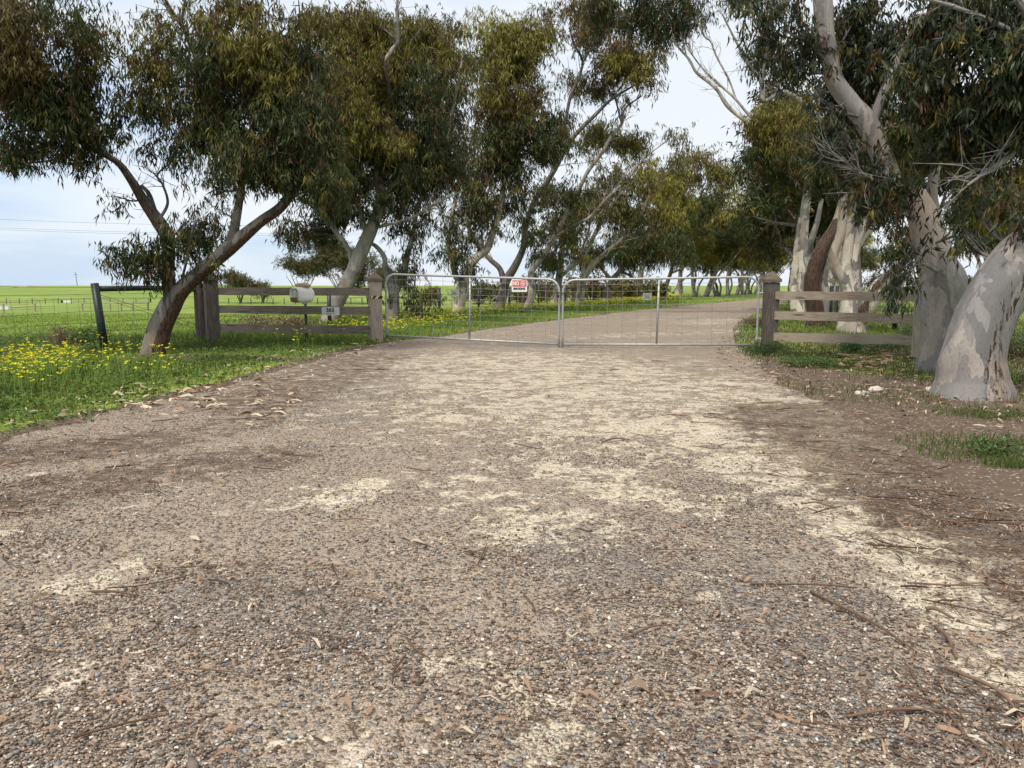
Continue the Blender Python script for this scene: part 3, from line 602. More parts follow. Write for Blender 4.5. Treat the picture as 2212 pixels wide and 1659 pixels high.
def crown_mesh(root, clumps, D, stems, seed, leafL=.105, leafW=.017, dens=1.0, hang=.95, parts=True, loc=np.zeros(3)):
    """clumps: (centre xyz, radii xyz, density, tint). stems: sampled limb points (xyz, r)."""
    r_ = np.random.RandomState(seed); Vs = []; Cs = []; tw = MB()
    sp_ = np.vstack([s_[0] for s_ in stems]); sr_ = np.concatenate([s_[1] for s_ in stems])
    for (c, rad, dn, tint) in clumps:
        c = np.array(c, float); rad = np.array(rad, float) * (1.17 if dn > .6 else 1.08); dn = dn * (1.75 if dn > .6 else 1.2); area = math.pi * rad[0] * rad[2]
        nsub = int(np.clip(area * 3.6 / max(1, leafL / .14) ** 1.4, 5, 46)); la = leafL * leafW * .55
        ntot = int(area * 3.3 * dn * dens / la); nl = max(30, ntot // nsub)
        g = r_.normal(size=(nsub, 3)); g /= np.linalg.norm(g, axis=1)[:, None]; g *= (r_.rand(nsub, 1) ** .45) * r_.choice([.8, .95, 1.12], (nsub, 1))
        sub = c + g * rad; srad = (rad.mean() * .44) * r_.uniform(.42, 1.2, nsub) / (nsub / 12.) ** .22
        # a branch from the nearest limb to the clump, then branchlets
        base_c = c - np.array([0, 0, rad[2] * .5]); dd = np.linalg.norm(sp_ - base_c, axis=1) + np.maximum(0, sp_[:, 2] - base_c[2]) * 1.2 - sr_ * 2
        k = np.argmin(dd); p0 = sp_[k]; r0 = min(sr_[k] * .55, .012 + .018 * rad.mean() + .006 * np.linalg.norm(c - p0))
        mid = p0 * .5 + base_c * .5 + r_.normal(0, .06, 3) * np.linalg.norm(base_c - p0) - np.array([0, 0, .03])
        pp, pr = tw.tube([p0, mid, base_c, c], [r0, r0 * .8, r0 * .6, r0 * .3], 6, res=4, caps=False)
        for s_i, p in enumerate(sub):
            k = np.argmin(np.linalg.norm(pp - (p * .45 + p0 * .55), axis=1)); q0 = pp[k]; q1 = q0 * .45 + p * .55 + r_.normal(0, .08, 3) * np.linalg.norm(p - q0)
            rr = max(.004, pr[k] * .5) * (1 if D < 20 else 1.25)
            tw.tube([q0, q1, p], [rr, rr * .75, rr * .35], 4, res=2, caps=False)
            if D < 45:
                for _ in range(5 if D < 26 else 2):
                    e_ = p + r_.normal(0, .55, 3) * srad[s_i]; q_ = q1 * .5 + p * .5
                    tw.tube([q_, (q_ + e_) / 2 + r_.normal(0, .05, 3), e_], [rr * .45, rr * .35, rr * .2], 3, caps=False)
            # sprays
            npl = 14; nspr = max(2, nl // npl)
            gs = r_.normal(0, 1, (nspr, 3)); gs /= (np.linalg.norm(gs, axis=1)[:, None] + 1e-9); gs *= (r_.rand(nspr, 1) ** .4)
            P0 = p + gs * srad[s_i] * np.array([1.15, 1.15, .85])
            tdir = gs * .5 + r_.normal(0, .5, (nspr, 3)); tdir[:, 2] -= .55 * hang; tdir /= np.linalg.norm(tdir, axis=1)[:, None]
            t_ = r_.rand(nspr, npl); ln = leafL * 2.6
            P = (P0[:, None] + tdir[:, None] * (t_ * ln)[..., None] + r_.normal(0, leafL * .16, (nspr, npl, 3))).reshape(-1, 3)
            L = leafL * r_.uniform(.6, 1.3, len(P)); W = leafW * r_.uniform(.7, 1.3, len(P))
            relz = np.clip((P0[:, 2] - c[2]) / rad[2], -1, 1)
            col = np.array(tint)[None] * r_.uniform(.7, 1.35, (nspr, 1)) * r_.uniform(.85, 1.18)
            fresh = (r_.rand(nspr, 1) < .16) * 1.0; col = col * (1 - fresh) + fresh * np.array((.115, .095, .022)) * r_.uniform(.7, 1.2, (nspr, 1))
            red = (r_.rand(nspr, 1) < .10) * 1.0; col = col * (1 - red) + red * np.array((.085, .045, .02)) * r_.uniform(.7, 1.2, (nspr, 1))
            col = np.repeat(col, npl, 0) * r_.uniform(.75, 1.3, (len(P), 1))
            V, cc = leaves_at(P, L, W, col, hang, r_); Vs.append(V); Cs.append(cc)
    V = np.vstack(Vs) - loc; cc = np.vstack(Cs); i = np.arange(len(V) // 4)[:, None] * 4; LEAVES_TOTAL[0] += len(i)
    F = np.concatenate([i + [0, 1, 2], i + [0, 2, 3]])
    cr_ = mesh('crown', V, [F], M_leaf, root, {'col': ('FLOAT_COLOR', cc)})
    if tw.n:
        tw.v = [q - loc for q in tw.v]; b_ = tw.build('branches', M_barkd, root, True, brown=True)
    return cr_
def tree(label, base_uv, stems, clumps, D=None, seed=1, bark=None, sides=16, leafL=None, dens=1.0, hang=1.0, name='gum_tree', cat='tree', group=None, leafW=None, res=6, wob=.10, crown_only_D=None, parts=True):
    """stems: list of dict(p=[(u,v,dD)...], w=[diameter in view px...], brown=...) at distance D; clumps (u,v,ru,rv,dD,dens,tint)"""
    bark = bark or M_bark
    g0 = gp(*base_uv)
    if D is None: D = g0[1]
    base = np.array([at(base_uv[0], base_uv[1], D)[0], D, 0.0]); base[2] = float(terrain(base[0], base[1]))
    root = empty(name, base, 0, label, cat, group)
    fb = 1.0 if D < 26 else min(1.45, 1.0 + (D - 26) * .03)  # leaf colour brightened with distance to offset shade inside dense crowns
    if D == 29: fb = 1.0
    tb = MB(); samp = []
    for k, s_ in enumerate(stems):
        P = []; W = []
        for q, wd in zip(s_['p'], s_['w']):
            dd = q[2] if len(q) > 2 else 0.0; P.append(at(q[0], q[1], D + dd)); W.append(wd / FO * (D + dd) / 2)
        P = np.array(P)
        if s_.get('ground'):
            P[0] = base; dv_ = (P[1] - P[0]); f0 = P[0] - dv_ / dv_[2] * .12; P = np.vstack([f0, P]); W = [W[0] * 1.28, W[0] * 1.12] + W[1:]
        sd_ = sides if k == 0 else max(8, sides - 4 * (k > 0))
        a, b_ = tb.tube(P, W, sd_, res=res, wob=wob, seed=seed * 7 + k, brown=s_.get('brown'), flute=.05 if s_.get('ground') else 0)
        samp.append((a, b_))
        if s_['w'][-1] <= 5 and D < 50:
            rt = np.random.RandomState(seed * 31 + k); m_i = int(len(a) * .4); s0 = max(.7, D / 22.)
            for _ in range(16):
                i_ = rt.randint(m_i, len(a) - 1); t_ = a[i_ + 1] - a[i_]; t_ /= np.linalg.norm(t_) + 1e-9
                d_ = t_ * .8 + rt.normal(0, .55, 3); d_[2] += .25; d_ /= np.linalg.norm(d_); l_ = rt.uniform(.25, .85) * s0; r0_ = max(.003 * s0, min(b_[i_] * .4, .012 * s0))
                p1_ = a[i_] + d_ * l_ * .5 + rt.normal(0, .05, 3) * l_; p2_ = p1_ + (d_ + rt.normal(0, .35, 3)) * l_ * .55
                tb.tube([a[i_], p1_, p2_], [r0_, r0_ * .7, r0_ * .3], 4, res=2, caps=False)
                for _ in range(2): tb.tube([p1_, p1_ + (d_ + rt.normal(0, .7, 3)) * l_ * .45], [r0_ * .5, r0_ * .2], 3, caps=False)
    tb.v = [q - base for q in tb.v]
    tb.build('trunk', bark, root, True, brown=True)
    cl = []
    for (u_, v_, ru, rv, dD, dn, tint) in clumps:
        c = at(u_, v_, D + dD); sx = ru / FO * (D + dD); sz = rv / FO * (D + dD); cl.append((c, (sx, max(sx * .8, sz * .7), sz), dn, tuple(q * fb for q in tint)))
    LL = leafL or .14 * max(1, D / 15.) ** .75
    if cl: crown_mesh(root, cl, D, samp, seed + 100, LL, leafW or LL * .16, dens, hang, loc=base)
    return root

# near left: leaning forked tree (T1)
tree('forked gum leaning right in front of the left fence, brown strip down its trunk', (333, 765), [
    dict(ground=1, p=[(331, 765), (345, 711), (368, 662), (392, 627), (436, 586), (493, 538), (559, 482), (606, 448), (640, 400), (665, 340)], w=[48, 46, 46, 36, 30, 32, 24, 21, 16, 10], brown=(.75, -.2, -.6, .42)),
    dict(p=[(372, 650), (364, 605), (364, 550), (362, 515), (343, 480, .1), (314, 439, .1), (284, 390, 0), (258, 355, -.1), (232, 338, -.2), (175, 308, -.3), (110, 240, -.5), (70, 150, -.6)], w=[36, 29, 25, 27, 28, 22, 17, 14, 12, 9, 7, 5], brown=(-.3, -.6, -.4, .3)),
    dict(p=[(500, 525), (509, 480), (516, 440), (522, 400), (515, 330, .2), (480, 240, .3), (420, 120, .3), (385, 30, .3)], w=[24, 20, 17, 15, 13, 10, 8, 6]),
    dict(p=[(352, 500), (335, 460, .3), (322, 420, .4), (305, 400, .4)], w=[15, 12, 9, 6]),
    dict(p=[(340, 480), (362, 440, .3), (352, 400, .4), (340, 378, .4), (370, 350, .4)], w=[8, 6, 5, 4, 3]),
    dict(p=[(388, 620), (404, 560, -.2), (415, 500, -.2), (430, 470, -.2)], w=[6, 5, 4, 2]),
    dict(p=[(395, 60, .3), (372, 25, .3), (352, -10, .3)], w=[8, 7, 6], brown=(0, -1, 0, -.5)),
    dict(p=[(392, 50, .3), (398, 10, .3), (405, -20, .3)], w=[6, 5, 4]),
    dict(p=[(378, 45, .3), (362, 20, .3), (345, -10, .3)], w=[4, 4, 3]),
], [(60, 40, 110, 90, -.8, 1, BROWN), (150, 130, 110, 110, -.6, 1, GREEN), (60, 215, 105, 85, -.8, 1, BROWN), (150, 300, 90, 45, -.4, .75, GREEN), (30, 320, 55, 50, -.8, .7, GREEN), (225, 90, 45, 80, -.4, .6, OLIVE), (240, 230, 50, 60, 0, .35, GREEN),
    (310, 545, 52, 36, -.1, 1.0, GREEN), (430, 520, 40, 58, .1, .95, GREEN), (268, 420, 34, 16, 0, .5, GREEN), (335, 585, 50, 14, 0, .5, GREEN), (350, 520, 30, 30, -.2, .65, GREEN), (390, 480, 34, 22, 0, .6, GREEN),
    (310, 330, 75, 50, .3, .22, GREEN), (370, 130, 70, 80, .2, .9, OLIVE), (320, 210, 55, 60, .2, .5, GREEN), (400, 260, 70, 60, .2, .7, GREEN), (430, 60, 60, 45, .3, .7, OLIVE),
    (500, 180, 110, 110, -.1, 1.1, GREEN), (570, 110, 90, 85, -.3, 1, OLIVE), (530, 310, 120, 80, -.2, 1.1, GREEN), (620, 390, 90, 55, -.3, 1, GREEN), (460, 380, 60, 36, 0, .5, GREEN), (610, 240, 80, 90, -.2, 1.1, GREEN), (480, 440, 50, 30, 0, .25, GREEN), (530, 25, 70, 36, 0, .8, OLIVE), (610, 40, 60, 40, 0, .8, OLIVE), (660, 130, 40, 60, .2, .8, GREEN)],
    seed=11, bark=M_barkd, sides=26, res=9)
# T2
tree('smooth grey gum leaning right behind the house number fence', (712, 700), [
    dict(ground=1, p=[(712, 700), (728, 655), (756, 602), (780, 545), (807, 485), (824, 433), (816, 380), (821, 330), (826, 286), (855, 210, .2), (858, 150, .2), (885, 95, .2), (906, 68, .2)], w=[40, 34, 32, 30, 27, 24, 20, 19, 16, 12, 10, 8, 5]),
    dict(p=[(764, 580), (752, 540), (728, 504), (701, 460), (671, 440), (640, 430)], w=[13, 12, 11, 10, 7, 4]),
    dict(p=[(795, 515), (784, 480), (772, 440), (740, 400), (700, 370)], w=[14, 12, 10, 8, 5]),
    dict(p=[(824, 433), (850, 400), (880, 360), (910, 320)], w=[16, 12, 8, 5]),
    dict(p=[(845, 230, .2), (834, 140, -1), (845, 110, -1), (860, 88, -1), (857, 35, -1), (860, -5, -1)], w=[8, 9, 8, 8, 6, 3]),
    dict(p=[(810, 490), (850, 483, -.5), (900, 465, -.6), (940, 440, -.6), (1000, 412, -.4)], w=[6, 5, 5, 5, 3])],
    [(700, 120, 90, 85, -.3, 1, OLIVE), (780, 90, 90, 60, 0, 1, OLIVE), (850, 150, 100, 90, .2, 1, OLIVE), (690, 240, 100, 90, -.4, 1.1, GREEN), (790, 250, 100, 90, -.5, 1.1, OLIVE), (890, 260, 100, 100, -.3, 1, GREEN), (720, 370, 110, 60, -.3, 1.1, GREEN), (830, 370, 110, 70, .4, 1, GREEN),
     (930, 380, 60, 50, 0, .8, GREEN), (660, 460, 62, 42, .3, .9, GREEN), (720, 440, 70, 40, .4, .9, GREEN), (640, 500, 35, 22, .3, .7, GREEN), (900, 110, 60, 60, .5, .8, OLIVE), (690, 20, 60, 30, .4, .35, GREEN), (760, 30, 60, 30, .3, .65, OLIVE), (830, 60, 60, 34, .3, .8, OLIVE), (910, 60, 40, 40, .6, .7, OLIVE), (950, 330, 50, 70, .3, .7, GREEN), (830, 460, 60, 25, .4, .35, GREEN), (985, 130, 40, 60, 2.5, .7, GREY), (960, 250, 40, 60, 2, .65, GREY)],
    seed=12, bark=M_bark, sides=20, dens=.92)
# T3
tree('stubby gum trunk right beside the left gate post with foliage hanging behind the mesh', (849, 699), [
    dict(ground=1, p=[(849, 699), (851, 660), (850, 628), (840, 600), (833, 575), (829, 553), (812, 532), (790, 520)], w=[27, 25, 22, 17, 12, 11, 9, 6]),
    dict(p=[(850, 640), (868, 600), (880, 550), (893, 500), (905, 440), (940, 380), (965, 300), (985, 200), (1000, 120)], w=[18, 14, 12, 10, 9, 8, 7, 5, 3])],
    [(885, 500, 42, 50, 0, .6, GREEN), (895, 570, 34, 40, 0, .6, GREEN), (908, 645, 20, 36, -.5, .9, GREEN), (885, 630, 22, 20, -.3, .6, GREEN), (845, 480, 30, 24, 0, .4, GREEN), (925, 440, 40, 40, 0, .5, GREY), (955, 80, 50, 55, 1, .9, GREY), (965, 190, 50, 60, 1, .9, GREY), (930, 300, 40, 50, 1, .7, GREEN), (990, 300, 40, 50, 1, .4, GREY)],
    seed=13, bark=M_bark, dens=.9)
# T4
tree('cream trunked gum in the avenue beside the small white sign left of the gate stay', (990, 680), [
    dict(ground=1, p=[(990, 680), (994, 650), (1001, 612), (1012, 580), (1030, 556), (1052, 538), (1064, 505), (1078, 455), (1090, 380), (1085, 300), (1078, 230), (1078, 150)], w=[27, 25, 23, 20, 18, 17, 15, 13, 11, 9, 7, 5]),
    dict(p=[(1000, 612), (984, 594), (975, 560), (968, 530), (975, 480), (985, 420), (998, 350), (1010, 260)], w=[16, 14, 11, 9, 9, 8, 6, 4]),
    dict(p=[(1040, 545), (1027, 515), (1012, 490), (1018, 450), (1030, 400)], w=[11, 9, 8, 6, 4]),
    dict(p=[(1085, 300), (1095, 260), (1120, 240), (1160, 205)], w=[6, 5, 4, 3])],
    [(1095, 60, 70, 60, 0, 1.1, LIME), (1085, 140, 75, 70, -.3, 1.1, OLIVE), (1120, 220, 60, 55, -.2, 1, BROWN), (1060, 215, 45, 40, 0, .8, BROWN), (1110, 320, 95, 70, 0, 1.1, GREEN), (1180, 270, 50, 60, .3, .9, GREEN), (1150, 110, 40, 70, 0, .9, OLIVE),
     (1030, 350, 60, 70, .4, .8, GREY), (1000, 450, 55, 55, .2, .6, GREY), (983, 540, 32, 50, -.3, .9, GREEN), (1090, 420, 60, 40, 0, .8, GREEN), (1060, 460, 40, 40, .2, .6, GREEN)],
    seed=14, bark=M_barkc, dens=.9)
# T5
tree('double trunked gum in the avenue behind the no smoking sign', (1077, 673), [
    dict(ground=1, p=[(1077, 673), (1084, 645), (1093, 608), (1112, 576), (1130, 536), (1135, 493), (1152, 439), (1195, 372), (1236, 300), (1288, 246), (1320, 215), (1359, 191), (1400, 165)], w=[23, 21, 19, 17, 14, 12, 11, 10, 9, 8, 6, 4, 3]),
    dict(p=[(1090, 640), (1086, 600), (1078, 578), (1058, 560), (1045, 540), (1040, 500)], w=[14, 13, 11, 10, 7, 4]),
    dict(p=[(1190, 378), (1215, 300), (1231, 213), (1250, 169), (1258, 131), (1240, 95), (1230, 60)], w=[8, 7, 7, 6, 5, 4, 3]),
    dict(p=[(1256, 140), (1275, 110), (1300, 90)], w=[4, 3, 2])],
    [(1232, 40, 52, 34, 0, .9, BROWN), (1270, 60, 45, 34, .4, .9, BROWN), (1320, 25, 50, 28, .6, .8, GREY), (1150, 480, 40, 50, 0, .5, GREEN), (1180, 430, 40, 40, 0, .5, GREY), (1340, 110, 60, 38, 0, 1.1, BROWN), (1390, 130, 50, 40, -.4, 1, OLIVE), (1300, 160, 55, 30, .4, .9, BROWN), (1415, 165, 35, 20, -.4, .5, BROWN)],
    seed=15, bark=M_barkd, dens=.85)
# T6
tree('slim pale gum just right of the no smoking sign, long limb reaching right', (1138, 671), [
    dict(ground=1, p=[(1138, 671), (1146, 645), (1150, 615), (1148, 588), (1173, 553), (1198, 510), (1225, 460), (1250, 410), (1270, 370), (1300, 330), (1320, 295), (1343, 267), (1350, 235), (1386, 207)], w=[17, 15, 14, 13, 12, 11, 10, 9, 8, 8, 7, 6, 4, 3]),
    dict(p=[(1198, 510), (1239, 488), (1272, 470), (1300, 440), (1340, 400)], w=[8, 7, 6, 5, 3]),
    dict(p=[(1343, 267), (1335, 235), (1330, 205), (1345, 185)], w=[5, 4, 3, 2])],
    [(1220, 400, 50, 45, 0, .7, GREEN), (1260, 185, 34, 26, .4, .8, GREY), (1210, 480, 40, 34, 0, .5, GREEN), (1325, 295, 55, 26, 1, 1.1, LIME), (1375, 305, 32, 22, 1, 1, OLIVE), (1290, 285, 30, 18, 1, .9, OLIVE), (1350, 215, 22, 16, 0, .5, GREEN), (1180, 540, 40, 34, 0, .6, GREEN)],
    seed=16, bark=M_barkc, dens=.85)
# T7
tree('straight gum in the avenue at the point where the two gate leaves meet', (1195, 665), [
    dict(ground=1, p=[(1195, 665), (1203, 630), (1209, 585), (1212, 555), (1215, 529), (1220, 480), (1228, 430)], w=[19, 17, 14, 12, 11, 8, 5]),
    dict(p=[(1209, 600), (1235, 575), (1255, 550), (1268, 520)], w=[8, 7, 5, 3])],
    [(1215, 510, 48, 44, 0, .9, GREEN), (1180, 560, 34, 30, 0, .7, GREEN), (1240, 460, 45, 40, .4, .8, GREY), (1235, 540, 30, 26, 0, .5, OLIVE)], seed=17, bark=M_bark, dens=.85)
# T8
tree('forked cream gum with a long limb sweeping right, just right of the gate chain', (1250, 663), [
    dict(ground=1, p=[(1250, 663), (1254, 635), (1260, 605), (1273, 580), (1293, 559), (1318, 538), (1342, 518), (1362, 495), (1382, 468), (1400, 430), (1430, 400)], w=[20, 18, 16, 14, 11, 9, 8, 7, 6, 5, 3]),
    dict(p=[(1260, 605), (1263, 570), (1272, 535), (1288, 500), (1310, 460), (1340, 420), (1368, 370), (1400, 335), (1440, 305)], w=[12, 10, 9, 8, 7, 6, 4, 3, 2]),
    dict(p=[(1262, 575), (1256, 545), (1268, 515), (1275, 480)], w=[6, 5, 4, 3])],
    [(1280, 440, 50, 42, 0, .8, GREY), (1330, 400, 50, 42, .5, .8, GREY), (1390, 380, 45, 36, 0, .8, OLIVE), (1452, 282, 22, 20, -.6, .55, GREY), (1465, 292, 15, 14, -.6, .4, GREY), (1310, 350, 34, 26, 0, .4, GREY), (1360, 450, 44, 34, 0, .7, GREEN), (1300, 545, 40, 26, .6, .6, GREEN)],
    seed=18, bark=M_barkc, dens=.85)
# T9
tree('dark trunked spreading gum in the avenue left of the right gate stay', (1308, 657), [
    dict(ground=1, p=[(1308, 657), (1312, 630), (1322, 605), (1338, 585), (1350, 555), (1378, 510), (1400, 470)], w=[15, 13, 12, 10, 9, 7, 4]),
    dict(p=[(1322, 605), (1300, 580), (1290, 555)], w=[8, 6, 4]), dict(p=[(1368, 600, 1), (1350, 590, .6), (1334, 588)], w=[4, 5, 6])],
    [(1290, 560, 44, 30, 0, 1, GREEN), (1330, 545, 50, 34, 0, 1, GREEN), (1400, 500, 46, 38, 0, .9, GREEN), (1370, 450, 44, 34, 0, .8, GREY), (1420, 440, 40, 34, .6, .9, OLIVE), (1360, 545, 30, 18, 0, .7, GREEN)], seed=19, bark=M_barkd, dens=.85)
# T10
tree('upright pale gum directly left of the low white sign behind the right gate', (1382, 649), [
    dict(ground=1, p=[(1382, 649), (1383, 620), (1384, 589), (1392, 562), (1400, 529), (1408, 490), (1425, 440), (1450, 400)], w=[15, 13, 12, 10, 8, 7, 5, 3]),
    dict(p=[(1384, 590), (1370, 578), (1358, 565)], w=[7, 5, 4])],
    [(1420, 370, 50, 32, 0, 1, OLIVE), (1462, 350, 40, 24, 0, 1, GREY), (1450, 420, 50, 34, 0, 1, OLIVE), (1400, 525, 44, 30, 0, 1, GREEN), (1430, 540, 38, 22, 0, .9, GREEN), (1440, 490, 50, 40, .8, 1, GREEN), (1350, 500, 30, 30, 0, .5, GREY)], seed=20, bark=M_bark, dens=.85)
# T11, T12
tree('rusty brown limbed gum in the avenue behind the right gate stay', (1432, 644), [
    dict(ground=1, p=[(1432, 644), (1440, 615), (1450, 585), (1453, 555), (1452, 530), (1462, 490), (1500, 450), (1520, 410)], w=[10, 9, 8, 7, 6, 5, 4, 3], brown=(0, -1, 0, -.6)),
    dict(p=[(1450, 590), (1480, 575), (1500, 545), (1496, 520)], w=[5, 4, 4, 2])],
    [(1500, 360, 48, 28, 0, 1, BROWN), (1550, 358, 38, 24, 0, 1, OLIVE), (1500, 440, 50, 38, 0, 1, GREEN), (1470, 525, 46, 26, 0, .9, GREEN), (1540, 400, 36, 24, 0, .5, GREY), (1575, 385, 16, 14, 0, .8, OLIVE)], seed=21, bark=M_barkd, dens=.85)
tree('pale avenue gum with a low leaning side limb right of the right gate stay', (1467, 641), [
    dict(ground=1, p=[(1467, 641), (1469, 615), (1470, 590), (1474, 560), (1480, 520), (1510, 470)], w=[13, 11, 9, 7, 6, 4]),
    dict(p=[(1452, 634), (1462, 618), (1478, 603), (1500, 585)], w=[5, 5, 4, 3])],
    [(1540, 440, 55, 40, 0, 1.1, LIME), (1590, 470, 48, 40, 0, 1.1, LIME), (1530, 510, 60, 40, 0, 1.1, GREEN), (1510, 545, 46, 24, 0, .9, GREEN), (1600, 520, 48, 36, 0, 1, OLIVE)], seed=22, bark=M_barkc, dens=.85)

# far avenue trees: three prototypes, copied along both rows
def proto_gum(seed, tint, lean, loc, label):
    rp_ = np.random.RandomState(seed); base = np.array([loc[0], loc[1], float(terrain(loc[0], loc[1]))])
    root = empty('gum_tree', base, 0, label, 'tree', 'far trees of the avenue'); tb = MB(); samp = []
    for k in range(3):
        a = rp_.uniform(-.5, .5) + lean; h = rp_.uniform(4, 6); r0 = .2 - .04 * k
        P = [base + np.array([.12 * k, .1 * k, -.1])]
        for t_ in (.25, .5, .75, 1): P.append(base + np.array([(a + .5 * (k - 1)) * h * t_ ** 1.3 * .6 + rp_.normal(0, .15), rp_.normal(0, .5) * t_ * 2, h * t_]))
        samp.append(tb.tube(P, [r0, r0 * .85, r0 * .65, r0 * .45, r0 * .2], 9, res=3, wob=.1, seed=seed + k))
    tb.v = [q - base for q in tb.v]; tb.build('trunk', M_bark if seed % 2 else M_barkc, root, True, brown=True); cl = []
    for k in range(9):
        c = base + np.array([lean * 1.6 + rp_.normal(0, 1.5), rp_.normal(0, 1.5), rp_.uniform(4.0, 7.6)]); s_ = rp_.uniform(.85, 1.45)
        cl.append((c, (s_ * 1.25, s_ * 1.2, s_ * .72), .85, tuple(q * 1.4 for q in (tint if rp_.rand() < .7 else GREEN))))  # tints lightened too, painting back light lost inside the far crowns
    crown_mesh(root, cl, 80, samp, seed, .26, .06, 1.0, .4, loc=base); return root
def copy_tree(o, parent=None):
    c = o.copy(); C.objects.link(c); c.parent = parent
    for ch in list(o.children): copy_tree(ch, c)
    return c
ORD = ['first', 'second', 'third', 'fourth', 'fifth', 'sixth', 'seventh', 'eighth', 'ninth', 'tenth', 'eleventh', 'twelfth']
left_far = [(1500, 642.5, 'L'), (1522, 641.5, 'L'), (1548, 640, 'L'), (1572, 638.5, 'L'), (1590, 637.5, 'L'), (1606, 636.5, 'L'), (1618, 635.5, 'L'), (1630, 634.5, 'L'), (1641, 633.5, 'L'), (1650, 632.5, 'L'), (1660, 631.5, 'L')]
right_far = [(13.6, 34, ), (15.6, 41), (18.5, 48), (22, 56), (26, 66), (30.5, 77), (36, 90), (43, 105), (52, 123), (63, 145), (78, 172)]
protos = []
for k in range(3): protos.append(proto_gum(31 + k, [OLIVE, GREEN, LIME][k], [.5, .8, .2][k], (300 + 5 * k, -200), 'x'))
rr_ = random.Random(4); used = [False] * 3
def place(k, x_, y_, lab, s_=1.0, grp='far trees of the avenue', cat='tree'):
    o = protos[k] if not used[k] else copy_tree(protos[k]); used[k] = True
    o.location = (x_, y_, float(terrain(x_, y_))); o.rotation_euler = (0, 0, rr_.uniform(-.5, .5)); o.scale = (s_, s_, s_ * rr_.uniform(.92, 1.1))
    o['label'] = lab; o['group'] = grp; o['category'] = cat; return o
for i, (u_, v_, _) in enumerate(left_far):
    p = gp(u_, v_); place(i % 3, p[0], p[1], '%s gum of the left row beyond the pale one with the low side limb' % ORD[i], 1.0 + .1 * (i % 2), 'far gums of the left row')
for i, (x_, y_) in enumerate(right_far):
    place((i + 1) % 3, x_, y_, '%s gum of the far right row, counted back from the twin pale trunk' % ORD[i], (1.15 if i < 4 else 1.05), 'far gums of the right row')
for i, (x_, y_) in enumerate([(22, 34), (30, 47), (37, 60), (48, 75)]):
    place(i % 3, x_, y_, '%s leafy gum out in the right field, counted from the fence' % ORD[i], 1.1, 'gums in the right field')

# right row: brown streaked, twin and cream trees
tree('twin pale gum behind the right fence nearest the gate post, reaching over the drive', (1728, 668), [
    dict(ground=1, p=[(1729, 672), (1731, 630), (1732, 575), (1736, 500), (1741, 440), (1746, 400), (1740, 340), (1700, 300), (1660, 285), (1629, 273), (1574, 232), (1547, 191), (1506, 158), (1490, 130), (1471, 109), (1449, 85), (1411, 63)], w=[34, 30, 24, 20, 18, 16, 13, 11, 10, 9, 8, 7, 6, 5, 4, 3, 2]),
    dict(p=[(1716, 670), (1712, 630), (1718, 560), (1724, 500), (1728, 470)], w=[22, 20, 15, 10, 6], brown=(-1, 0, 0, .9)),
    dict(p=[(1660, 285), (1623, 254), (1585, 210), (1545, 175), (1520, 150), (1500, 125), (1480, 92)], w=[7, 6, 5, 4, 3, 3, 2]),
    dict(p=[(1590, 215), (1580, 185), (1569, 161), (1547, 120), (1535, 90), (1522, 79), (1508, 50), (1490, 27)], w=[4, 4, 4, 4, 3, 3, 2, 2]),
    dict(p=[(1745, 405), (1760, 372), (1790, 350), (1800, 300)], w=[12, 10, 8, 5]),
    dict(p=[(1503, 155), (1485, 125), (1478, 100), (1470, 70), (1465, 40)], w=[3, 3, 2.5, 2, 1.5])],
    [(1300, 10, 50, 26, 0, .9, GREEN), (1370, 12, 60, 34, 0, 1.1, GREEN), (1430, 22, 55, 32, 0, 1.1, BLUE), (1490, 5, 50, 22, 0, .9, GREEN), (1400, 45, 40, 22, 0, .8, GREEN), (1700, 290, 90, 55, 0, 1.2, OLIVE), (1670, 340, 60, 40, 0, 1, GREEN), (1740, 350, 60, 40, .5, .9, GREEN), (1660, 270, 45, 30, 0, .9, OLIVE), (1690, 230, 60, 40, 1, .7, OLIVE), (1700, 440, 60, 50, 7, 1, GREEN), (1660, 480, 50, 45, 7, 1, GREEN), (1660, 400, 46, 36, 7, 1, GREY), (1780, 420, 60, 60, 8, 1, GREEN)],
    D=29, seed=41, bark=M_barkc, sides=18, dens=.95)
tree('gum with a rusty brown split trunk curving behind the right fence', (1762, 706), [
    dict(ground=1, p=[(1762, 708), (1763, 680), (1757, 640), (1756, 600), (1766, 560), (1784, 525), (1803, 495), (1815, 460), (1822, 420), (1815, 350), (1790, 280), (1730, 220), (1690, 200), (1651, 218), (1643, 175), (1615, 136), (1582, 74), (1560, 30)], w=[44, 38, 36, 34, 32, 28, 24, 20, 17, 14, 12, 11, 10, 9, 8, 7, 4, 3], brown=(-.35, -.9, 0, .25, .0, .42)),
    dict(p=[(1780, 690), (1783, 640), (1780, 600), (1790, 560), (1800, 520)], w=[20, 18, 15, 12, 8]),
    dict(p=[(1762, 600), (1742, 560, .6), (1752, 520, .6), (1765, 480, .6), (1775, 430, .6)], w=[16, 15, 13, 11, 8]),
    dict(p=[(1651, 218), (1648, 160), (1655, 110), (1650, 60), (1630, 20)], w=[6, 6, 5, 4, 3]),
    dict(p=[(1615, 136), (1650, 128), (1690, 125)], w=[4, 4, 3])],
    [(1620, -5, 70, 28, 0, .8, GREEN), (1660, 90, 28, 30, .5, .8, GREEN), (1655, 120, 30, 26, .5, .8, OLIVE), (1780, 320, 60, 40, .4, .9, GREEN)],
    D=22, seed=42, bark=M_bark, sides=22, dens=.95)
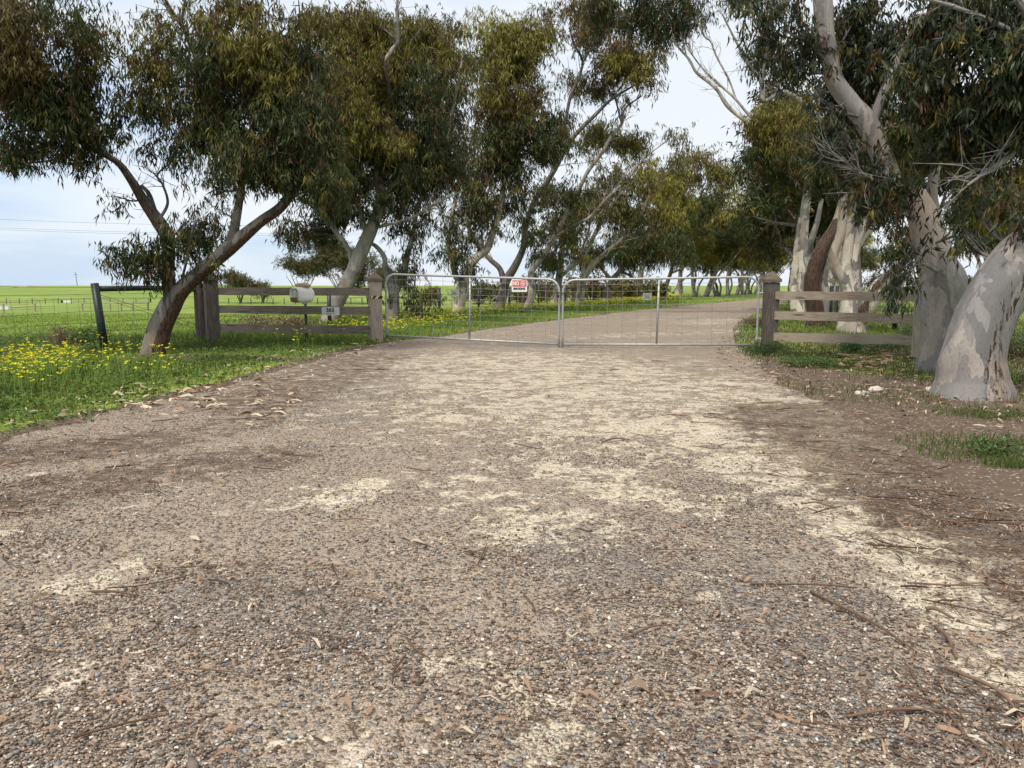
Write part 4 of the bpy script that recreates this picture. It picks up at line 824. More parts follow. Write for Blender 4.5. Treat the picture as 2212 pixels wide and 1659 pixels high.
tree('thick cream gum with three stems behind the middle of the right fence', (1841, 718), [
    dict(ground=1, p=[(1841, 720), (1840, 690), (1840, 655), (1838, 625), (1824, 606), (1810, 588), (1800, 560), (1805, 535), (1816, 505), (1821, 455), (1818, 420), (1800, 380), (1770, 360)], w=[56, 52, 46, 38, 26, 22, 20, 19, 19, 17, 15, 12, 8]),
    dict(p=[(1838, 640), (1832, 600), (1830, 560), (1834, 500), (1840, 450), (1846, 400), (1860, 350)], w=[34, 30, 24, 22, 20, 17, 10]),
    dict(p=[(1844, 640), (1846, 600), (1846, 560), (1850, 530), (1863, 493), (1880, 465), (1900, 430), (1905, 380)], w=[34, 29, 23, 19, 18, 16, 13, 8]),
    dict(p=[(1855, 690), (1875, 665, -.3), (1895, 625, -.4), (1918, 602, -.5), (1950, 570, -.6)], w=[36, 38, 34, 28, 18], brown=(-.6, -.5, 0, .85))],
    [(1800, 330, 60, 50, 0, 1, GREEN), (1860, 300, 60, 50, 0, 1, GREEN), (1900, 380, 60, 50, 0, .9, GREEN), (1960, 520, 50, 40, -.6, .8, GREEN), (1850, 360, 50, 30, 0, .7, GREEN)],
    D=19, seed=43, bark=M_barkc, sides=28, dens=.95)
# R0b
tree('massive mottled gum at the end of the right fence leaning left overhead', (2044, 792), [
    dict(ground=1, p=[(2044, 792), (2044, 740), (2040, 684), (2034, 616), (2014, 545), (1998, 480), (1974, 430), (1950, 425), (1922, 382), (1895, 314), (1868, 259), (1840, 226), (1805, 177), (1794, 136), (1783, 82), (1778, 27), (1774, -30)], w=[112, 98, 92, 84, 66, 60, 52, 44, 42, 42, 40, 37, 34, 34, 37, 39, 36]),
    dict(p=[(2060, 640), (2066, 600), (2050, 560, .1), (2038, 520, .1), (2020, 470, .1), (2014, 400), (2040, 300), (2060, 200), (2070, 90)], w=[50, 40, 26, 24, 24, 20, 16, 14, 10]),
    dict(p=[(1880, 290), (1900, 220), (1930, 150), (1960, 90), (1990, 30)], w=[20, 18, 16, 13, 8]),
    dict(p=[(1930, 400), (1890, 390, -.6), (1850, 372, -1), (1820, 340, -1.2)], w=[14, 10, 7, 4]),
    dict(p=[(2030, 590), (1990, 570, -.9), (1960, 590, -1.2), (1945, 640, -1.3)], w=[8, 7, 5, 3])],
    [(1700, 30, 60, 50, -.2, .9, BLUE), (1740, 110, 55, 70, 0, .8, BLUE), (1850, 50, 70, 70, .3, 1.2, BLUE), (1830, 150, 60, 60, .6, 1, BLUE), (1930, 110, 80, 80, .3, 1.2, BLUE), (1960, 210, 80, 70, -.2, 1, GREEN), (1880, 210, 50, 50, .7, 1, BLUE), (1800, 290, 60, 50, .9, .8, BLUE),
     (1990, 310, 80, 50, .8, .9, GREEN), (1890, 400, 50, 30, -.7, .8, BLUE), (1960, 400, 55, 26, -.7, .8, GREEN), (2080, 390, 60, 50, .6, .6, GREEN), (1850, 435, 34, 22, -.7, .55, BLUE), (1925, 450, 34, 16, -.9, .6, BLUE), (2066, 480, 20, 45, -.7, .55, BLUE),
     (1953, 580, 22, 32, -1.2, .9, BLUE), (1968, 545, 20, 22, -1.1, .8, BLUE), (1932, 625, 13, 14, -1.3, .7, BLUE), (1770, 210, 40, 36, -.6, .5, BLUE), (1830, 290, 26, 26, -.8, .5, BLUE), (1830, 390, 36, 26, .6, .6, BLUE), (1900, 350, 30, 26, -.7, .45, BLUE)],
    D=10.3, seed=44, bark=M_barkn, sides=44, res=12, leafL=.12, leafW=.025, dens=.95, wob=.13)
# R0
tree('huge grey mottled gum trunk in the right foreground bending out of frame', (2096, 855), [
    dict(ground=1, p=[(2096, 857), (2096, 820), (2097, 775), (2112, 718), (2146, 645), (2188, 580), (2236, 535), (2300, 495), (2370, 450), (2420, 380), (2440, 280)], w=[150, 142, 130, 124, 118, 108, 100, 92, 82, 72, 60], brown=(.25, -1, .15, 1.0, .12, .60)),
    dict(p=[(2330, 440), (2260, 330, .4), (2212, 312, .3), (2170, 345, .2), (2127, 374, .1), (2090, 400, 0)], w=[34, 26, 18, 14, 9, 5]),
    dict(p=[(2400, 380), (2340, 200), (2260, 80), (2180, -20)], w=[40, 30, 22, 14]),
    dict(p=[(2300, 140), (2220, 90), (2150, 50), (2060, 15), (1990, -5)], w=[16, 14, 11, 8, 5])],
    [(2030, 40, 80, 60, .5, 1.3, BLUE), (2130, 40, 90, 80, .3, 1.5, BLUE), (2060, 140, 90, 80, .3, 1.4, BLUE), (2170, 150, 90, 90, 0, 1.6, BLUE), (2100, 240, 90, 60, .3, 1.3, BLUE), (2190, 260, 70, 60, .2, 1.3, GREEN), (2140, 330, 60, 40, .3, .6, GREEN), (2060, 320, 60, 45, .6, .7, GREEN),
     (2110, 440, 50, 34, .4, .55, GREEN), (2180, 400, 45, 30, 0, .4, GREEN), (2090, 500, 26, 30, .3, .6, BLUE), (2200, 470, 20, 20, -.2, .3, BLUE), (2250, 60, 80, 80, 0, 1.2, BLUE)],
    D=8.0, seed=45, bark=M_barkn, sides=60, res=14, leafL=.11, leafW=.024, dens=.95, wob=.11)

# ------------------------------------------------------------------ timber, pipe and post materials
def mat_wood(name, axis, c0, c1, c2):
    b = NB(name); s_ = [22, 22, 22]; s_[axis] = 1.3
    v = b.coord(tuple(s_)); n = b.noise(v, 2.6, 7, .75, .7); n3 = b.noise(b.coord(), 1.6, 4)
    s2 = [7, 7, 7]; s2[axis] = 1.0; kn = b.voro(b.coord(tuple(s2)), .9); kd = b.maprange(kn.outputs['Distance'], .16, .06)
    c = b.mix(b.maprange(n, .3, .72), c0, c1); c = b.mix(b.maprange(n3, .42, .68), c, b.mix(n, c2, c1)); c = b.mix(b.math('MULTIPLY', kd, .75), c, (.06, .04, .028))
    b.bump(n, .6, .006); return b.base(c, .85, .15)
W_h = mat_wood('weathered_rail', 0, (.06, .05, .042), (.27, .235, .195), (.14, .125, .11))
W_h2 = mat_wood('paler_rail', 0, (.17, .13, .10), (.42, .35, .28), (.24, .20, .165))
W_v = mat_wood('weathered_post', 2, (.19, .155, .125), (.46, .40, .335), (.33, .29, .25))
W_vd = mat_wood('dark_weathered_post', 2, (.035, .032, .032), (.17, .14, .12), (.07, .067, .068))
W_cap = mat_wood('post_cap_wood', 0, (.05, .04, .032), (.19, .15, .115), (.10, .085, .065))
M_black = plain('black_plastic_post', (.012, .022, .022), .45, .5, 0, .3)
b = NB('galvanised_pipe'); n = b.noise(b.coord((1, 1, 1)), 14, 4); M_galv = b.base(b.mix(n, (.30, .31, .31), (.50, .51, .51)), .5, .5, .45)
M_wire = plain('galvanised_wire', (.30, .29, .27), .6, .4, .3)
M_wired = plain('dark_fence_wire', (.11, .115, .10), .7, .3, .2)
M_white = plain('white_plastic', (.78, .77, .73), .45, .45, 0, .05, 5)
M_signw = plain('white_sign_paint', (.74, .74, .71), .5, .4, 0, .04)
M_signg = plain('grey_sign_paint', (.56, .57, .56), .45, .4, 0, .05)
M_red = plain('faded_red_paint', (.62, .115, .13), .5, .4, 0, .06)
M_ink = plain('black_ink', (.012, .012, .014), .5, .3); M_inkg = plain('grey_ink', (.13, .16, .17), .5, .3); M_inkp = plain('bluish_ink', (.20, .22, .30), .5, .3)
M_dark = plain('dark_rusty_steel', (.035, .028, .024), .6, .4, .4)
M_yel = plain('faded_yellow_tape', (.62, .46, .16), .5, .4); M_tblk = plain('black_tape', (.015, .014, .014), .45, .4)
M_rock = plain('pale_sandstone', (.44, .33, .23), .9, .15, 0, .35, 9); M_rockw = plain('pale_limestone', (.55, .50, .43), .9, .15, 0, .3, 9)

def gate_post(parent, x, size, h, rot, mat, capmat):
    """square post with a bevelled collar and pyramid cap, local to the panel"""
    Mx = Matrix.Translation((x, 0, 0)) @ Matrix.Rotation(rot, 4, 'Z')
    p = MB(); s_ = size / 2; p.box((-s_, -s_, -.12), (s_, s_, h), .012); o = p.build('post', mat, parent); o.matrix_local = Mx
    c = MB(); t = s_ + .022; H = h; k = MB()
    v = [(-t, -t, H + .003), (t, -t, H + .003), (t, t, H + .003), (-t, t, H + .003), (-t, -t, H + .055), (t, -t, H + .055), (t, t, H + .055), (-t, t, H + .055), (0, 0, H + .055 + size * .62)]
    k.add(v, [np.array([[3, 2, 1, 0], [0, 1, 5, 4], [1, 2, 6, 5], [2, 3, 7, 6], [3, 0, 4, 7]]), np.array([[4, 5, 8], [5, 6, 8], [6, 7, 8], [7, 4, 8]])])
    cc = k.build('post_cap', capmat, o); return o
def panel(name, A, B, label, sizes, heights, rails, rmat, pmat, rots, front=-1, mk=(1, 1), rail_ext=(0, 0)):
    A = np.array(A); B = np.array(B); d = B - A; L = float(np.hypot(d[0], d[1])); ang = math.atan2(d[1], d[0])
    root = empty(name, (A[0], A[1], 0), ang, label, 'fence')
    for k, x in enumerate((0, L)):
        if mk[k]: gate_post(root, x, sizes[k], heights[k], rots[k] - ang, pmat[k], W_cap)
    for (z0, z1, z2, z3) in rails:    # bottom,top at A; bottom,top at B
        m = MB(); x0 = sizes[0] / 2 - .01 + rail_ext[0]; x1 = L - sizes[1] / 2 + .02 + rail_ext[1]; n = 14; yf, yb = -.055, -.012
        vv = []
        for i in range(n):
            t = i / (n - 1); xx = x0 + (x1 - x0) * t; lo = z0 + (z2 - z0) * t; hi = z1 + (z3 - z1) * t; w_ = .004 * math.sin(i * 1.7 + z0 * 9)
            for (yy, zz) in ((yf, lo + w_), (yf, hi + w_ * .5), (yb, hi + w_ * .5), (yb, lo + w_)): vv.append((xx, yy, zz))
        q = []
        for i in range(n - 1):
            for k in range(4): q.append([i * 4 + k, i * 4 + (k + 1) % 4, i * 4 + 4 + (k + 1) % 4, i * 4 + 4 + k])
        q += [[3, 2, 1, 0], [4 * n - 4, 4 * n - 3, 4 * n - 2, 4 * n - 1]]
        m.add(vv, [np.array(q)]); m.build('rail', rmat, root)
    return root, L, ang
# left timber fence
A = gp(461, 743); B = gp(812, 739)
zr = lambda v, D: CAM_H + (617 - v) / FO * D
DL, DR = A[1], B[1]
lrails = [(zr(637, DL), zr(620.5, DL), zr(638.5, DR), zr(621.5, DR)), (zr(675.5, DL), zr(659, DL), zr(679.5, DR), zr(661.5, DR)), (zr(716.5, DL), zr(698.5, DL), zr(720, DR), zr(702.5, DR))]
fenceL, LL_, angL = panel('timber_fence', A, B, 'weathered three rail timber fence left of the gate, carrying the number plate', (.24, .235), (zr(606, DL), zr(608, DR)), lrails, W_h, (W_vd, W_v), (.55, .5), mk=(1, 1))
# round strainer post next to it
P0 = gp(436, 741); m = MB(); m.tube([(0, 0, -.1), (0, 0, 1.2)], [.11, .105], 20); root = empty('strainer_post', (P0[0], P0[1], 0), 0, 'round dark timber post standing against the left fence end', 'post'); m.build('post', W_vd, root, False)
# right timber fence
A2 = gp(1661, 753); B2_ = np.array([at(1996, 700, 12.0)[0], 12.0, 0])
DA, DB = A2[1], 12.0
rr3 = [(zr(646, DA), zr(629, DA), zr(651, DB), zr(631, DB)), (zr(688.5, DA), zr(671, DA), zr(698.5, DB), zr(678, DB)), (zr(735, DA), zr(717, DA), zr(745, DB), zr(724, DB))]
fenceR, LR_, angR = panel('timber_fence', A2, B2_, 'paler three rail timber fence right of the gate, ending at the massive gum', (.25, .24), (zr(610, DA), zr(612, DB)), rr3, W_h2, (W_vd, W_v), (-.1, -.95), rail_ext=(0, -.02))

# hazard tape on left gate post
tm = MB(); s_ = .1175 + .004; zt0 = zr(645, DR)
rotp = .5
tp = [(-s_, -s_), (s_, -s_), (s_, s_), (-s_, s_)]
tro = empty('hazard_tape', (B[0], B[1], 0), rotp, 'yellow and black striped tape wrapped round the left gate post', 'tape')
ty = MB(); tk = MB()
for k in range(4):
    p = np.array(tp[k]); q = np.array(tp[(k + 1) % 4]); dz = .0 if k % 2 == 0 else 0
    for i in range(4):
        a0, a1 = i / 4, (i + 1) / 4; sh = .2
        def pt(t, z): r = p + (q - p) * min(max(t, 0), 1); return (r[0], r[1], z)
        z0, z1 = zt0, zt0 + .062
        (tk if i % 2 else ty).add([pt(a0 - sh * (a0 > 0), z0), pt(a1 - sh * (a1 < 1), z0), pt(a1, z1), pt(a0, z1)], [np.array([[0, 1, 2, 3]])])
ty.build('yellow_stripes', M_yel, tro); tk.build('black_stripes', M_tblk, tro)

# ------------------------------------------------------------------ text helper
def text_mesh(name, s, size, mat, parent, loc, bold=0.0, depth=.0015, sx=1.0, rot=(math.pi / 2, 0, 0)):
    cu = bpy.data.curves.new(name, 'FONT'); cu.body = s; cu.size = size; cu.align_x = 'CENTER'; cu.align_y = 'CENTER'; cu.extrude = depth; cu.offset = bold; cu.resolution_u = 3
    o = bpy.data.objects.new('tmp_text', cu); C.objects.link(o); dg = bpy.context.evaluated_depsgraph_get(); me = bpy.data.meshes.new_from_object(o.evaluated_get(dg)); bpy.data.objects.remove(o)
    me.materials.clear(); me.materials.append(mat); r = bpy.data.objects.new(name, me); C.objects.link(r); r.parent = parent; r.location = loc; r.rotation_euler = rot; r.scale = (sx, 1, 1); return r
def rrect(w_, h_, r, n=4):
    pts_ = []
    for cx, cz, a0 in ((w_ / 2 - r, h_ / 2 - r, 0), (-w_ / 2 + r, h_ / 2 - r, 90), (-w_ / 2 + r, -h_ / 2 + r, 180), (w_ / 2 - r, -h_ / 2 + r, 270)):
        for k in range(n + 1): a = R(a0 + 90 * k / n); pts_.append((cx + r * math.cos(a), cz + r * math.sin(a)))
    return pts_
def plate(name, w_, h_, r, t, mat, parent, y=0.0, cx=0.0, cz=0.0):
    p = rrect(w_, h_, r); n = len(p); v = [(a + cx, y - t / 2, b_ + cz) for a, b_ in p] + [(a + cx, y + t / 2, b_ + cz) for a, b_ in p]
    m = MB(); m.add(v, [np.arange(n)[None], (np.arange(n)[::-1].copy() + n)[None], np.array([[i, i + n, (i + 1) % n + n, (i + 1) % n] for i in range(n)])]); return m.build(name, mat, parent)
# number plate on the middle rail
t_ = (715.5 - 461) / (812 - 461); 
def on_line(A_, B_, u):    # point on ground line A_B_ seen at column u
    d = ray(u, 700); dx = d[0] / d[1]; A_ = np.array(A_); B_ = np.array(B_)
    # x = dx*y ; A+(B-A)s
    s_ = (dx * A_[1] - A_[0]) / ((B_[0] - A_[0]) - dx * (B_[1] - A_[1])); return A_ + (B_ - A_) * s_
pn = on_line(A, B, 715.5); nf_ = np.array([math.sin(angL), -math.cos(angL)])
pl = empty('number_plate', (pn[0] + nf_[0] * .064, pn[1] + nf_[1] * .064, zr(671.3, pn[1])), angL, 'pale grey house number plate reading 262 on the middle rail', 'sign')
plate('plate', .35, .165, .018, .006, M_signg, pl)
text_mesh('numerals', '262', .108, M_ink, pl, (-.008, -.005, .022), .0035)
text_mesh('street_name', 'WARPHARY RD', .026, M_inkg, pl, (-.008, -.005, -.047), .0008)

# ------------------------------------------------------------------ gates
Mh = gp(836, 738); hingeL = np.array([Mh[0], Mh[1], 0]); meet = at(1210, 700, 14.35); hingeR = np.array([at(1636, 700, 13.95)[0], 13.95, 0])
meetL = np.array([at(1207.5, 700, 14.35)[0], 14.35, 0]); meetR = np.array([at(1215.5, 700, 14.33)[0], 14.33, 0])
def gate(A_, B_, za, zb, ta, tb_, label, stay_u, corner=(.22, .22), foot=(.05, .10)):
    """za/zb: bottom heights at the two ends, ta/tb: top heights"""
    A_ = np.array(A_); B_ = np.array(B_); d = B_ - A_; L = float(np.hypot(d[0], d[1])); ang = math.atan2(d[1], d[0])
    root = empty('farm_gate', (A_[0], A_[1], 0), ang, label, 'gate', 'two leaves of the farm gate'); r = .020
    bot = lambda x: za + (zb - za) * x / L; top = lambda x: ta + (tb_ - ta) * x / L
    P = [(0, 0, za - foot[0])] + [(0, 0, z) for z in (za + .2, ta - corner[0])]
    for k in range(1, 7): a = R(90 * k / 6); P.append((corner[0] * (1 - math.cos(a)), 0, ta - corner[0] + corner[0] * math.sin(a)))
    for k in range(1, 5): x_ = corner[0] + (L - corner[0] - corner[1]) * k / 5; P.append((x_, 0, top(x_)))
    for k in range(0, 7): a = R(90 * k / 6); P.append((L - corner[1] + corner[1] * math.sin(a), 0, tb_ - corner[1] + corner[1] * math.cos(a)))
    P += [(L, 0, zb + .2), (L, 0, zb - foot[1])]
    m = MB(); m.tube(P, r, 12); m.build('frame', M_galv, root, True)
    m = MB(); m.tube([(r, 0, za), (L / 2, 0, (za + zb) / 2), (L - r, 0, zb)], r, 12); m.build('bottom_pipe', M_galv, root, True)
    sp = on_line(A_, B_, stay_u); xs = float(np.hypot(*(sp - A_)[:2])); m = MB(); m.tube([(xs - .02, 0, bot(xs) + r), (xs, 0, top(xs) - r)], r * .95, 12); m.build('stay', M_galv, root, True)
    m = MB(); wr = .0030; nh = 9
    for k in range(nh):
        t = .09 + .83 * k / (nh - 1)
        z0 = za + (ta - za) * t; z1 = zb + (tb_ - zb) * t; m.tube([(.0, -.024, z0), (L, -.024, z1)], wr, 5)
    nx = int(L / .285)
    for k in range(1, nx + 1):
        x_ = k * L / (nx + 1) + .01 * math.sin(k * 5); m.tube([(x_ + .006, -.030, bot(x_)), (x_, -.030, top(x_))], wr, 5)
    m.build('wire_mesh', M_wire, root, False)
    return root, L
gL, _ = gate(hingeL, meetL, zr(724, hingeL[1]), zr(742.5, 14.35), zr(593, hingeL[1]), zr(603.5, 14.35), 'left galvanised mesh gate leaf carrying the no smoking sign', 1016)
gR, LGR = gate(meetR, hingeR, zr(743, 14.33), zr(744, 13.95), zr(605, 14.33), zr(598.5, 13.95), 'right galvanised mesh gate leaf, plain with no sign', 1421.5, foot=(.10, .05))
for (par, xx, zz) in ((gL, -.03, 1.08), (gL, -.03, .22), (gR, LGR + .03, 1.02), (gR, LGR + .03, .2)):
    m = MB(); m.tube([(xx - .05, 0, zz), (xx + .05, 0, zz)], .012, 8); m.tube([(xx + (.035 if xx < 0 else -.035), 0, zz - .025), (xx + (.035 if xx < 0 else -.035), 0, zz + .025)], .028, 10); m.build('hinge', M_galv, par)
# chain and padlock
ch = empty('gate_chain', (meet[0] - .0, 14.30, 0), 0, 'dark chain with padlock tying the two gate leaves together', 'chain')
m = MB(); zc = zr(633, 14.3)
for k in range(16):
    a = 2 * math.pi * k / 16; c_ = np.array([.075 * math.cos(a), .035 * math.sin(a) + .03, zc + .012 * math.sin(2 * a)]); t_v = np.array([-math.sin(a) * .75, math.cos(a) * .35, .3 * (-1) ** k]) * .022
    m.tube([c_ - t_v, c_ + np.array([0, 0, .006]), c_ + t_v], .0065, 6)
m.build('chain', M_dark, ch, True)
m = MB(); m.box((-.075, -.045, zc - .085), (-.025, -.020, zc - .03), .005); m.tube([(-.066, -.032, zc - .03), (-.066, -.032, zc + .0), (-.05, -.032, zc + .015), (-.034, -.032, zc), (-.034, -.032, zc - .03)], .005, 6); m.build('padlock', M_dark, ch)
# no smoking sign
ps = on_line(hingeL, meetL, 1124); dL = meetL - hingeL; angG = math.atan2(dL[1], dL[0]); nG = np.array([math.sin(angG), -math.cos(angG)])
sg = empty('warning_sign', (ps[0] + nG[0] * .045, ps[1] + nG[1] * .045, zr(617.5, ps[1])), angG, 'red and white no smoking sign wired to the left gate leaf', 'sign')
W_, H_ = .315, .225
plate('board', W_, H_, .008, .004, M_signw, sg)
plate('red_panel', W_ - .024, .120, .003, .002, M_red, sg, y=-.0045, cz=.045)
text_mesh('heading', 'NO', .098, M_signw, sg, (-.070, -.0068, .045), .0035, sx=.86)
text_mesh('caption', 'SMOKING', .056, M_ink, sg, (0, -.0038, -.055), .0028, sx=.98)
m = MB(); a = np.linspace(0, 2 * math.pi, 25)
m.tube([(.075 + .042 * math.cos(q), -.0075, .045 + .042 * math.sin(q)) for q in a], .0052, 6, caps=False)
m.tube([(.075 - .03, -.0075, .045 + .03), (.075 + .03, -.0075, .045 - .03)], .0052, 6)
m.box((.050, -.0085, .040), (.098, -.0065, .050)); m.build('prohibition_symbol', M_signw, sg)
# small white signs in the avenue
def white_sign(u0, u1, v0, v1, D, label):
    c = at((u0 + u1) / 2, (v0 + v1) / 2, D); w_ = (u1 - u0) / FO * D; h_ = (v1 - v0) / FO * D
    r = empty('gate_sign', c, 0, label, 'sign', 'white shut gate signs'); plate('board', w_, h_, .01 * w_ * 3, .006, M_signw, r)
    k = w_ / .5
    bd = MB()
    for (x0, z0, x1, z1) in ((-.42, .38, .42, .38), (-.42, -.38, .42, -.38), (-.42, -.38, -.42, .38), (.42, -.38, .42, .38)):
        bd.tube([(x0 * w_, -.004, z0 * h_), (x1 * w_, -.004, z1 * h_)], .0022 * k, 4)
    bd.build('border_line', M_inkp, r)
    text_mesh('brand_line', 'Nutrien', .115 * k, M_inkp, r, (0, -.004, .21 * h_), .001); text_mesh('small_line', 'Ag Solutions', .04 * k, M_inkg, r, (-.03 * k, -.004, .06 * h_), 0)
    text_mesh('request', 'PLEASE', .082 * k, M_ink, r, (0, -.004, -.07 * h_), .002); text_mesh('request', 'SHUT GATE', .082 * k, M_ink, r, (0, -.004, -.24 * h_), .002)
    return r, c
white_sign(973, 990, 625.5, 640, 24.5, 'small white shut gate sign hanging left of the cream trunk')
white_sign(1389, 1408, 633, 648, 40.0, 'small white shut gate sign low in the flowers right of the upright trunk')
# the signs stand on thin stakes
for (u_, v_, D_) in ((981.5, 640, 24.56), (1398.5, 648, 40.06)):
    pass

# ------------------------------------------------------------------ mailbox with rock
pm_ = on_line(A, B, 660); base = np.array([at(661, 700, pm_[1] + .16)[0], pm_[1] + .16, 0])
mbx = empty('mailbox', (base[0], base[1], 0), 0, 'white plastic mailbox with open mouth standing at the left fence', 'mailbox')
m = MB(); m.tube([(0, 0, -.1), (0, 0, zr(655, base[1]))], .030, 14); m.box((-.02, -.05, .68), (.02, -.02, .72)); m.build('post', M_black, mbx, True)
Dbx = pm_[1] - .30; cz = zr(636.5, Dbx + .1); bw, bh, bl = .30, .30, .42
yaw = R(-38)
Mb = Matrix.Translation((at(655, 640, Dbx)[0] - base[0], Dbx - base[1] - .02, cz)) @ Matrix.Rotation(yaw, 4, 'Z')
def loft(sections, close=(True, True)):
    n = len(sections[0]); V = np.vstack([np.array(q) for q in sections]); q = []
    for i in range(len(sections) - 1):
        for k in range(n): q.append([i * n + k, i * n + (k + 1) % n, (i + 1) * n + (k + 1) % n, (i + 1) * n + k])
    fs_ = [np.array(q)]
    if close[0]: fs_.append(np.arange(n)[::-1].copy()[None])
    if close[1]: fs_.append((np.arange(n) + n * (len(sections) - 1))[None])
    return V, fs_
def sec(w_, h_, r, y): return [(a, y, b_) for a, b_ in rrect(w_, h_, r, 5)]
m = MB()
V, fs_ = loft([sec(.215, .215, .06, -.11), sec(.235, .235, .07, -.185), sec(.25, .25, .075, -.21), sec(.27, .27, .085, -.21), sec(.275, .275, .085, -.185), sec(bw, bh, .10, -.175), sec(bw, bh, .10, .10), sec(bw * .95, bh * .95, .11, .15), sec(bw * .78, bh * .78, .10, .19), sec(bw * .5, bh * .5, .07, .205)], (True, True)); m.add(V, fs_)
o = m.build('shell', M_white, mbx, True); o.matrix_local = Mb
M_boxin = plain('shaded_white_plastic', (.52, .51, .47), .5, .3)
m = MB(); m.box((-.014, -.195, -.03), (.014, -.11, .10), .004); m.box((-.105, -.20, -.045), (.105, -.11, -.03), .003); o = m.build('mouth_divider', M_white, mbx); o.matrix_local = Mb
M_news = plain('brown_paper', (.20, .13, .075), .9, .1, 0, .5, 30)
m = MB(); V, fs_ = loft([sec(.20, .075, .03, -.225), sec(.225, .09, .035, -.20), sec(.20, .08, .03, -.12)]); V = V + np.array([0, 0, -.095]); m.add(V, fs_)
o = m.build('lower_slot', M_news, mbx, False); o.matrix_local = Mb
# rock on top
def rock(name, loc, r, mat, label, group=None, seed=1, flat=.5):
    r_ = np.random.RandomState(seed); n1_, n2_ = 12, 8; V = []; 
    for i in range(n2_ + 1):
        th_ = math.pi * i / n2_
        for j in range(n1_):
            p_ = 2 * math.pi * j / n1_; V.append((math.sin(th_) * math.cos(p_), math.sin(th_) * math.sin(p_), math.cos(th_)))
    V = np.array(V); k = 1 + .28 * snoise(V, 1.1, seed) + .1 * snoise(V, 3, seed + 1); V = V * k[:, None] * np.array([r, r * .75, r * flat])
    q = [[i * n1_ + j, (i + 1) * n1_ + j, (i + 1) * n1_ + (j + 1) % n1_, i * n1_ + (j + 1) % n1_] for i in range(n2_) for j in range(n1_)]
    o = mesh(name, V, [np.array(q)], mat, None, None, False); o.location = Vector(loc); tag(o, label, 'rock', group); return o
bx = Mb.to_translation(); rock('rock', (base[0] + bx.x, base[1] + bx.y, cz + .15 + .035), .155, M_rock, 'brown rock lying on top of the white mailbox', seed=3, flat=.36)
for k, (u_, v_, r_, lb) in enumerate([(1891, 846, .075, 'squarish pale rock on the dirt near the big trunk, middle of five'), (1869, 850, .04, 'small pale rock left of the squarish rock on the dirt'), (1854, 851, .035, 'leftmost small pale rock on the dirt verge'), (2010, 845, .06, 'rounded pale rock beside the foot of the big trunk'), (1748, 838, .03, 'small pale stone at the edge of the drive by the right verge')]):
    p = gp(u_, v_); rock('rock', (p[0], p[1], r_ * .25), r_, M_rockw, lb, 'pale rocks on the right verge', seed=20 + k, flat=.6)

# ------------------------------------------------------------------ wire fences
def netting(m, A_, B_, hs, dx, r, sag=0.0, zf=terrain, seed=0):
    A_ = np.array(A_[:2]); B_ = np.array(B_[:2]); L = np.hypot(*(B_ - A_)); n = max(2, int(L / 1.5)); rr2 = np.random.RandomState(seed)
    for h in hs:
        m.tube([(*(A_ + (B_ - A_) * t), float(zf(*(A_ + (B_ - A_) * t))) + h + .015 * math.sin(t * 9 + h * 7)) for t in np.linspace(0, 1, n + 1)], r, 4, caps=False)
    for k in range(1, int(L / dx)):
        t = k * dx / L; p = A_ + (B_ - A_) * t; z = float(zf(*p)); j = rr2.normal(0, .01)
        m.tube([(p[0], p[1], z + .02), (p[0] + j, p[1], z + .5), (p[0] - j, p[1], z + max(q for q in hs if q < .96))], r * .85, 4, caps=False)
ps1 = gp(228, 757); ps0 = ps1 + np.array([-.42, -3.6, 0]); pst = np.array([P0[0], P0[1], 0])
wf = empty('stock_fence', ps1, 0, 'green ringlock wire fence on black posts at the far left verge', 'fence')
m = MB(); m.tube([(0, 0, -.1), (-.125, .02, zr(612, ps1[1]))], [.068, .068], 20); m.build('post', M_black, wf, True)
m = MB(); zt_ = zr(624, ps1[1]) ; e_ = pst - ps1; m.tube([(-.11, 0.02, zt_), (e_[0] * .5 - .05, e_[1] * .5, zt_ + .015), (e_[0] - .06, e_[1] - .09, zr(625, P0[1]))], [.05, .05, .05], 16); m.build('brace_rail', M_black, wf, True)
m = MB(); netting(m, ps0 - ps1, (0, 0, 0), [.18, .34, .51, .70, .93, 1.01, 1.13], .30, .0032, zf=lambda x, y: 0); netting(m, (0, 0), e_, [.18, .34, .51, .70, .93, 1.01], .30, .0032, zf=lambda x, y: 0, seed=2)
m.tube([(-.1, 0, zr(634, ps1[1])), (e_[0] * .98, e_[1] * .98, zr(703, P0[1]))], .004, 4); m.tube([(-.1, 0, zr(639, ps1[1])), (e_[0] * .98, e_[1] * .98, zr(711, P0[1]))], .004, 4)
m.build('wire_netting', M_wired, wf)
# black post fence behind the avenue
bp = [(659, 706), (949.5, 680), (1034, 673), (1100, 668), (1163, 663), (1221, 658), (1275.6, 653), (1320, 649.5), (1361.6, 646)]
PB = [gp(*q) for q in bp]; PB[0] = np.array([-4.85, 20.5, 0.0]); PB += [np.array([np.interp(y_, ROWX_Y, ROWX_X) - 2.2, y_, 0.]) for y_ in (76, 90, 105, 125)]
bf = empty('stock_fence', PB[1], 0, 'wire fence on black posts running along the back of the left tree row', 'fence')
for q in PB:
    d = q - PB[1]; z = float(terrain(q[0], q[1])) - PB[1][2]; m = MB(); m.tube([(d[0], d[1], z - .1), (d[0], d[1], z + 1.08)], .055, 12); m.tube([(d[0] - .07, d[1] - .03, z + .2), (d[0] - .03, d[1] - .03, z + .2)], .04, 8); m.build('post', M_black, bf, True)
m = MB()
for a_, c_ in zip(PB[:-1], PB[1:]): netting(m, (a_ - PB[1])[:2], (c_ - PB[1])[:2], [.2, .4, .6, .8, 1.0], .6, .004, zf=lambda x, y: float(terrain(x + PB[1][0], y + PB[1][1])) - PB[1][2])
m.build('wire_netting', M_wired, bf)
